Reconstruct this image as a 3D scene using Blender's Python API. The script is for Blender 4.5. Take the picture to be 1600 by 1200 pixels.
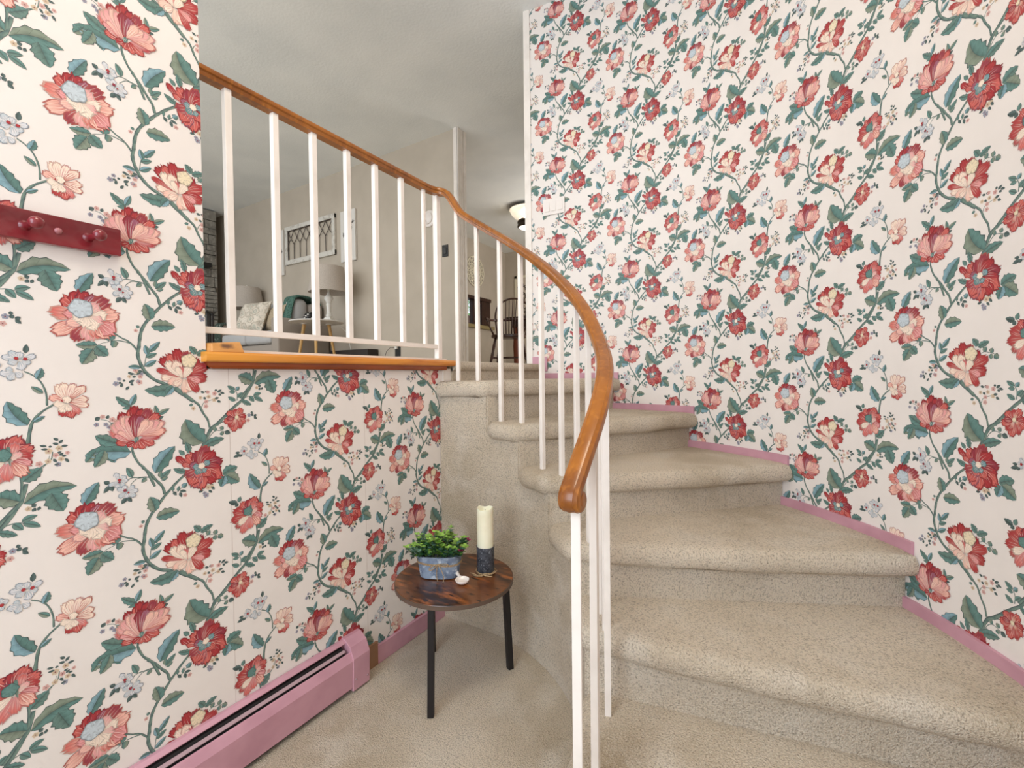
import bpy, bmesh, math, random
import numpy as np
from mathutils import Vector, Matrix
for o in list(bpy.data.objects): bpy.data.objects.remove(o)
SC = bpy.context.scene
COL = SC.collection
PI = math.pi
R = math.radians
EYE = 1.196
# ------------------------------------------------------------------ camera
cam_d = bpy.data.cameras.new('camera'); cam = bpy.data.objects.new('camera', cam_d); COL.objects.link(cam)
cam_d.sensor_width = 36; cam_d.lens = 36 * 700.0 / 1600; cam_d.clip_start = .02; cam_d.clip_end = 60
_t, _p, _r = R(31.243), R(1.057), R(-0.662)
_f = Vector((-math.sin(_t), math.cos(_t), 0)); _x = Vector((math.cos(_t), math.sin(_t), 0)); _u = Vector((0, 0, 1))
_f2 = _f * math.cos(_p) - _u * math.sin(_p); _u2 = _u * math.cos(_p) + _f * math.sin(_p)
_r3 = _x * math.cos(_r) + _u2 * math.sin(_r); _u3 = _u2 * math.cos(_r) - _x * math.sin(_r)
M = Matrix((_r3, _u3, -_f2)).transposed().to_4x4(); M.translation = Vector((0, 0, EYE))
cam.matrix_world = M
SC.camera = cam
# ------------------------------------------------------------------ light and exposure
SC.view_settings.view_transform = 'Standard'; SC.view_settings.look = 'None'
SC.view_settings.exposure = -0.07; SC.view_settings.gamma = 1; SC.view_settings.use_curve_mapping = False
W = bpy.data.worlds.new('daylight'); SC.world = W; W.use_nodes = True
W.node_tree.nodes['Background'].inputs[0].default_value = (.85, .925, 1, 1)
W.node_tree.nodes['Background'].inputs[1].default_value = 1.34
def area(name, loc, target, sx, sy, power, color=(1, 1, 1), spread=180):
    d = bpy.data.lights.new(name, 'AREA'); d.shape = 'RECTANGLE'; d.size = sx; d.size_y = sy; d.energy = power; d.color = color
    d.spread = R(spread)
    o = bpy.data.objects.new(name, d); COL.objects.link(o); o.location = loc
    o.rotation_euler = (Vector(target) - Vector(loc)).to_track_quat('-Z', 'Y').to_euler(); return o
area('entry_window_daylight', (-.75, -1.55, 1.7), (-.9, 1.6, .5), 1.7, 2.2, 50, (.78, .89, 1))
area('entry_overhead_fill', (-.25, .35, 3.6), (-.25, .5, 0), .9, .9, 29, (1, .88, .70))  # unseen fill added to light the stairs and curved wall from above
area('living_front_fill', (-4.6, -1.5, 2.5), (-4.2, 3.6, 2.3), 4.0, 1.8, 70, (.93, .97, 1))  # fill added at the room's open end; no window stands there
area('living_overhead_fill', (-4.0, 1.2, 3.6), (-4.0, 1.2, 0), 1.2, 1.2, 14, (1, .97, .93))  # added fill under the living room ceiling, without a fixture
area('dining_fill', (-1.7, 6.0, 2.5), (-4.9, 6.4, 2.3), 1.6, 1.4, 44, (1, .97, .93))  # fill added beside the solid hall wall to brighten the dining area
# ------------------------------------------------------------------ helpers
def lin(c):
    return tuple(((v / 255) / 12.92 if v / 255 <= .04045 else ((v / 255 + .055) / 1.055) ** 2.4) for v in c)
MATS = {}
def mat(name, rgb, rough=.6, metal=0, spec=.5, noise=None, bump=None, emit=None, coat=0, stretch=(1, 1, 1), trans=0, alpha=None):
    if name in MATS: return MATS[name]
    m = bpy.data.materials.new(name); m.use_nodes = True; nt = m.node_tree; N = nt.nodes; L = nt.links
    b = N['Principled BSDF']; c = lin(rgb)
    b.inputs['Base Color'].default_value = (*c, 1); b.inputs['Roughness'].default_value = rough
    b.inputs['Metallic'].default_value = metal; b.inputs['Specular IOR Level'].default_value = spec
    b.inputs['Coat Weight'].default_value = coat
    tc = N.new('ShaderNodeTexCoord'); mp = N.new('ShaderNodeMapping'); mp.inputs['Scale'].default_value = stretch
    L.new(tc.outputs['Object'], mp.inputs[0])
    if noise:
        prev = None
        for (sc, rgb2, lo, hi, det) in noise:
            n = N.new('ShaderNodeTexNoise'); n.inputs['Scale'].default_value = sc; n.inputs['Detail'].default_value = det
            L.new(mp.outputs[0], n.inputs['Vector'])
            r = N.new('ShaderNodeMapRange'); r.inputs[1].default_value = lo; r.inputs[2].default_value = hi
            L.new(n.outputs[0], r.inputs[0])
            mx = N.new('ShaderNodeMix'); mx.data_type = 'RGBA'
            L.new(r.outputs[0], mx.inputs[0])
            if prev is None: mx.inputs[6].default_value = (*c, 1)
            else: L.new(prev, mx.inputs[6])
            mx.inputs[7].default_value = (*lin(rgb2), 1); prev = mx.outputs[2]
        L.new(prev, b.inputs['Base Color'])
    if bump:
        n = N.new('ShaderNodeTexNoise'); n.inputs['Scale'].default_value = bump[0]; n.inputs['Detail'].default_value = 4
        L.new(mp.outputs[0], n.inputs['Vector'])
        bp = N.new('ShaderNodeBump'); bp.inputs['Strength'].default_value = bump[1]; bp.inputs['Distance'].default_value = bump[2]
        L.new(n.outputs[0], bp.inputs['Height']); L.new(bp.outputs[0], b.inputs['Normal'])
    if emit:
        b.inputs['Emission Color'].default_value = (*lin(emit[0]), 1); b.inputs['Emission Strength'].default_value = emit[1]
    if trans: b.inputs['Transmission Weight'].default_value = trans
    MATS[name] = m; return m
CARPET = mat('carpet', (236, 221, 200), 1, spec=.1, noise=[(2.0, (198, 180, 154), .42, .70, 4), (7, (236, 224, 207), .48, .75, 4), (200, (142, 128, 110), .48, .80, 3), (380, (240, 230, 214), .54, .75, 2)], bump=(260, 1, .011))
PAPER_RGB = (235, 227, 221)
def paper_material():
    m = bpy.data.materials.new('floral_wallpaper'); m.use_nodes = True; N = m.node_tree.nodes; L = m.node_tree.links
    b = N['Principled BSDF']; a = N.new('ShaderNodeVertexColor'); a.layer_name = 'print'
    tc = N.new('ShaderNodeTexCoord'); n = N.new('ShaderNodeTexNoise'); n.inputs['Scale'].default_value = 7; n.inputs['Detail'].default_value = 8
    L.new(tc.outputs['Object'], n.inputs['Vector'])
    r = N.new('ShaderNodeMapRange'); r.inputs[3].default_value = .94; r.inputs[4].default_value = 1.05
    L.new(n.outputs[0], r.inputs[0])
    mx = N.new('ShaderNodeMix'); mx.data_type = 'RGBA'; mx.blend_type = 'MULTIPLY'; mx.inputs[0].default_value = 1
    L.new(a.outputs[0], mx.inputs[6]); L.new(r.outputs[0], mx.inputs[7]); L.new(mx.outputs[2], b.inputs['Base Color'])
    b.inputs['Roughness'].default_value = .42; b.inputs['Specular IOR Level'].default_value = .35
    n2 = N.new('ShaderNodeTexNoise'); n2.inputs['Scale'].default_value = 3.0; n2.inputs['Detail'].default_value = 2
    L.new(tc.outputs['Object'], n2.inputs['Vector'])
    bp = N.new('ShaderNodeBump'); bp.inputs['Strength'].default_value = .25; bp.inputs['Distance'].default_value = .02
    L.new(n2.outputs[0], bp.inputs['Height']); L.new(bp.outputs[0], b.inputs['Normal'])
    return m
PAPER = paper_material()
PLASTER = mat('wall_paint', (194, 183, 168), .85, noise=[(3, (186, 175, 160), .4, .7, 4)], bump=(300, .15, .003))
CEIL = mat('ceiling_paint', (240, 242, 240), .9, noise=[(1.6, (228, 231, 230), .4, .7, 5)], bump=(60, .3, .006))
WHITE = mat('white_paint', (240, 232, 224), .45, noise=[(9, (226, 217, 208), .45, .75, 3)])
PINK = mat('pink_paint', (202, 152, 166), .45, noise=[(8, (188, 138, 152), .45, .7, 3)])
RAILW = mat('orange_varnished_wood', (160, 94, 18), .28, coat=.35, noise=[(9, (126, 68, 8), .4, .65, 5), (60, (176, 108, 30), .5, .75, 3)], stretch=(1, 1, .35))
SILLW = mat('golden_varnished_wood', (218, 140, 42), .3, coat=.4, noise=[(30, (186, 104, 26), .42, .66, 5), (6, (232, 160, 62), .5, .7, 2)], stretch=(1, .12, 1))
SILLD = mat('reddish_varnished_wood', (150, 70, 24), .35, coat=.3, noise=[(30, (120, 50, 16), .42, .66, 5)], stretch=(1, .12, 1))
KNOT = mat('pine_with_knot', (222, 164, 100), .4, noise=[(14, (204, 140, 70), .42, .6, 4)], stretch=(1, .3, 1))
def knot(m, c, r0, r1, rgb):
    N = m.node_tree.nodes; L = m.node_tree.links; b = N['Principled BSDF']; src = b.inputs['Base Color'].links[0].from_socket
    tc = N.new('ShaderNodeTexCoord'); n = N.new('ShaderNodeTexNoise'); n.inputs['Scale'].default_value = 60; v = N.new('ShaderNodeVectorMath'); v.operation = 'SUBTRACT'; v.inputs[1].default_value = c
    s = N.new('ShaderNodeVectorMath'); s.operation = 'MULTIPLY'; s.inputs[1].default_value = (1, .55, 1.3); d = N.new('ShaderNodeVectorMath'); d.operation = 'LENGTH'
    L.new(tc.outputs['Object'], n.inputs['Vector']); L.new(tc.outputs['Object'], v.inputs[0]); L.new(v.outputs[0], s.inputs[0]); L.new(s.outputs[0], d.inputs[0])
    ad = N.new('ShaderNodeMath'); ad.operation = 'MULTIPLY_ADD'; ad.inputs[1].default_value = .012; L.new(n.outputs[0], ad.inputs[0]); L.new(d.outputs['Value'], ad.inputs[2])
    r = N.new('ShaderNodeMapRange'); r.inputs[1].default_value = r0 + .006; r.inputs[2].default_value = r1 + .006; r.inputs[3].default_value = .85; r.inputs[4].default_value = 0; L.new(ad.outputs[0], r.inputs[0])
    mx = N.new('ShaderNodeMix'); mx.data_type = 'RGBA'; L.new(r.outputs[0], mx.inputs[0]); L.new(src, mx.inputs[6]); mx.inputs[7].default_value = (*lin(rgb), 1); L.new(mx.outputs[2], b.inputs['Base Color'])
knot(KNOT, (.021, -.488, .060), .004, .014, (92, 62, 52))
BLACKM = mat('black_metal', (30, 26, 27), .5, metal=.2)
BLACKP = mat('black_plastic', (24, 24, 24), .4)
DARKRED = mat('dark_red_lacquer', (128, 22, 34), .3, coat=.6, noise=[(20, (104, 14, 26), .4, .7, 3)], stretch=(1, .15, 1))

def link(o, parent=None):
    COL.objects.link(o)
    if parent is not None: o.parent = parent; o.matrix_parent_inverse = Matrix()
    return o
def meshobj(name, V, F, m, parent=None, smooth=False, mats=None, mi=None):
    me = bpy.data.meshes.new(name)
    off = Vector(parent.location) if parent is not None else Vector((0, 0, 0))
    if parent is not None and parent.parent is not None: off = off + parent.parent.location
    me.from_pydata([tuple(Vector(v) - off) for v in V], [], F)
    for mm in (mats or [m]): me.materials.append(mm)
    if mi: me.polygons.foreach_set('material_index', mi)
    if smooth: me.polygons.foreach_set('use_smooth', [True] * len(me.polygons))
    me.update()
    bm = bmesh.new(); bm.from_mesh(me); bmesh.ops.recalc_face_normals(bm, faces=bm.faces); bm.to_mesh(me); bm.free()
    o = bpy.data.objects.new(name, me); return link(o, parent)
class MB:
    def __init__(s): s.V = []; s.F = []; s.I = []; s.k = 0
    def add(s, V, F):
        n = len(s.V); s.V += [tuple(v) for v in V]; s.F += [tuple(i + n for i in f) for f in F]; s.I += [s.k] * len(F); return s
    def box(s, x0, x1, y0, y1, z0, z1, T=None):
        V = [(x, y, z) for z in (z0, z1) for (x, y) in ((x0, y0), (x1, y0), (x1, y1), (x0, y1))]
        if T: V = [T @ Vector(v) for v in V]
        return s.add(V, [(3, 2, 1, 0), (4, 5, 6, 7), (0, 1, 5, 4), (1, 2, 6, 5), (2, 3, 7, 6), (3, 0, 4, 7)])
    def prism(s, P, z0, z1):
        n = len(P); V = [(x, y, z0) for x, y in P] + [(x, y, z1) for x, y in P]
        return s.add(V, [tuple(range(n - 1, -1, -1)), tuple(range(n, 2 * n))] + [(i, (i + 1) % n, n + (i + 1) % n, n + i) for i in range(n)])
    def tube(s, pts, r, n=8, cap=True, sq=False):
        pts = [Vector(p) for p in pts]; rr = r if isinstance(r, (list, tuple)) else [r] * len(pts)
        rings = []; up = None
        for i, p in enumerate(pts):
            d = (pts[min(i + 1, len(pts) - 1)] - pts[max(i - 1, 0)]).normalized()
            if up is None:
                up = Vector((0, 0, 1)) if abs(d.z) < .9 else Vector((1, 0, 0))
            a = d.cross(up).normalized(); b = a.cross(d).normalized(); up = b
            rings.append([p + (a * math.cos(2 * PI * (k + .5) / n) + b * math.sin(2 * PI * (k + .5) / n)) * rr[i] for k in range(n)])
        V = [v for ring in rings for v in ring]; F = []
        for i in range(len(pts) - 1):
            for k in range(n):
                F.append((i * n + k, i * n + (k + 1) % n, (i + 1) * n + (k + 1) % n, (i + 1) * n + k))
        if cap: F += [tuple(range(n - 1, -1, -1)), tuple((len(pts) - 1) * n + k for k in range(n))]
        return s.add(V, F)
    def lathe(s, prof, c=(0, 0, 0), n=32, T=None):
        V = []; F = []
        for r, z in prof:
            for k in range(n):
                v = Vector((c[0] + r * math.cos(2 * PI * k / n), c[1] + r * math.sin(2 * PI * k / n), c[2] + z))
                V.append(T @ v if T else v)
        for i in range(len(prof) - 1):
            for k in range(n): F.append((i * n + k, i * n + (k + 1) % n, (i + 1) * n + (k + 1) % n, (i + 1) * n + k))
        F += [tuple(range(n - 1, -1, -1)), tuple((len(prof) - 1) * n + k for k in range(n))]
        return s.add(V, F)
    def ball(s, c, r, n=12, sc=(1, 1, 1)):
        prof = [(max(1e-4, math.sin(PI * i / n)) * r, -math.cos(PI * i / n) * r) for i in range(n + 1)]
        V = []; F = []; m = 2 * n
        for rr, z in prof:
            for k in range(m): V.append((c[0] + rr * math.cos(2 * PI * k / m) * sc[0], c[1] + rr * math.sin(2 * PI * k / m) * sc[1], c[2] + z * sc[2]))
        for i in range(n):
            for k in range(m): F.append((i * m + k, i * m + (k + 1) % m, (i + 1) * m + (k + 1) % m, (i + 1) * m + k))
        return s.add(V, F)
    def build(s, name, m, parent=None, smooth=False, mats=None, bevel=0, auto=None):
        o = meshobj(name, s.V, s.F, m, parent, smooth or auto is not None, mats, s.I if mats else None)
        if bevel:
            md = o.modifiers.new('bevel', 'BEVEL'); md.width = bevel; md.segments = 3; md.limit_method = 'ANGLE'; md.angle_limit = R(40)
        if auto is not None:
            o.data.set_sharp_from_angle(angle=R(auto))
        return o
def tag(o, label=None, cat=None, group=None, kind=None):
    if label: o['label'] = label
    if cat: o['category'] = cat
    if group: o['group'] = group
    if kind: o['kind'] = kind
    return o
def thing(name, label, cat, loc, group=None):
    o = bpy.data.objects.new(name, None); o.location = loc; COL.objects.link(o); o.empty_display_size = .05
    bpy.context.view_layer.update(); return tag(o, label, cat, group)
def struct(o, label=None): return tag(o, label, None, None, 'structure')
# ------------------------------------------------------------------ stair geometry
CX, CY, RW = -1.222, .932, 1.854
def cir(r, a): return (CX + r * math.cos(R(a)), CY + r * math.sin(R(a)))
def arc(r, a0, a1, n):
    return [cir(r, a0 + (a1 - a0) * i / n) for i in range(n + 1)]
TZ = [.225, .418, .608, .795, .982, 1.174]
AIN = [3, 26.5, 41.5, 57, 72.3, 86.5]
AOUT = [0, 17, 32.3, 48.9, 65.2, 80.7]
RIN = .785
LZ = 1.275
CZ = 3.72
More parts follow.
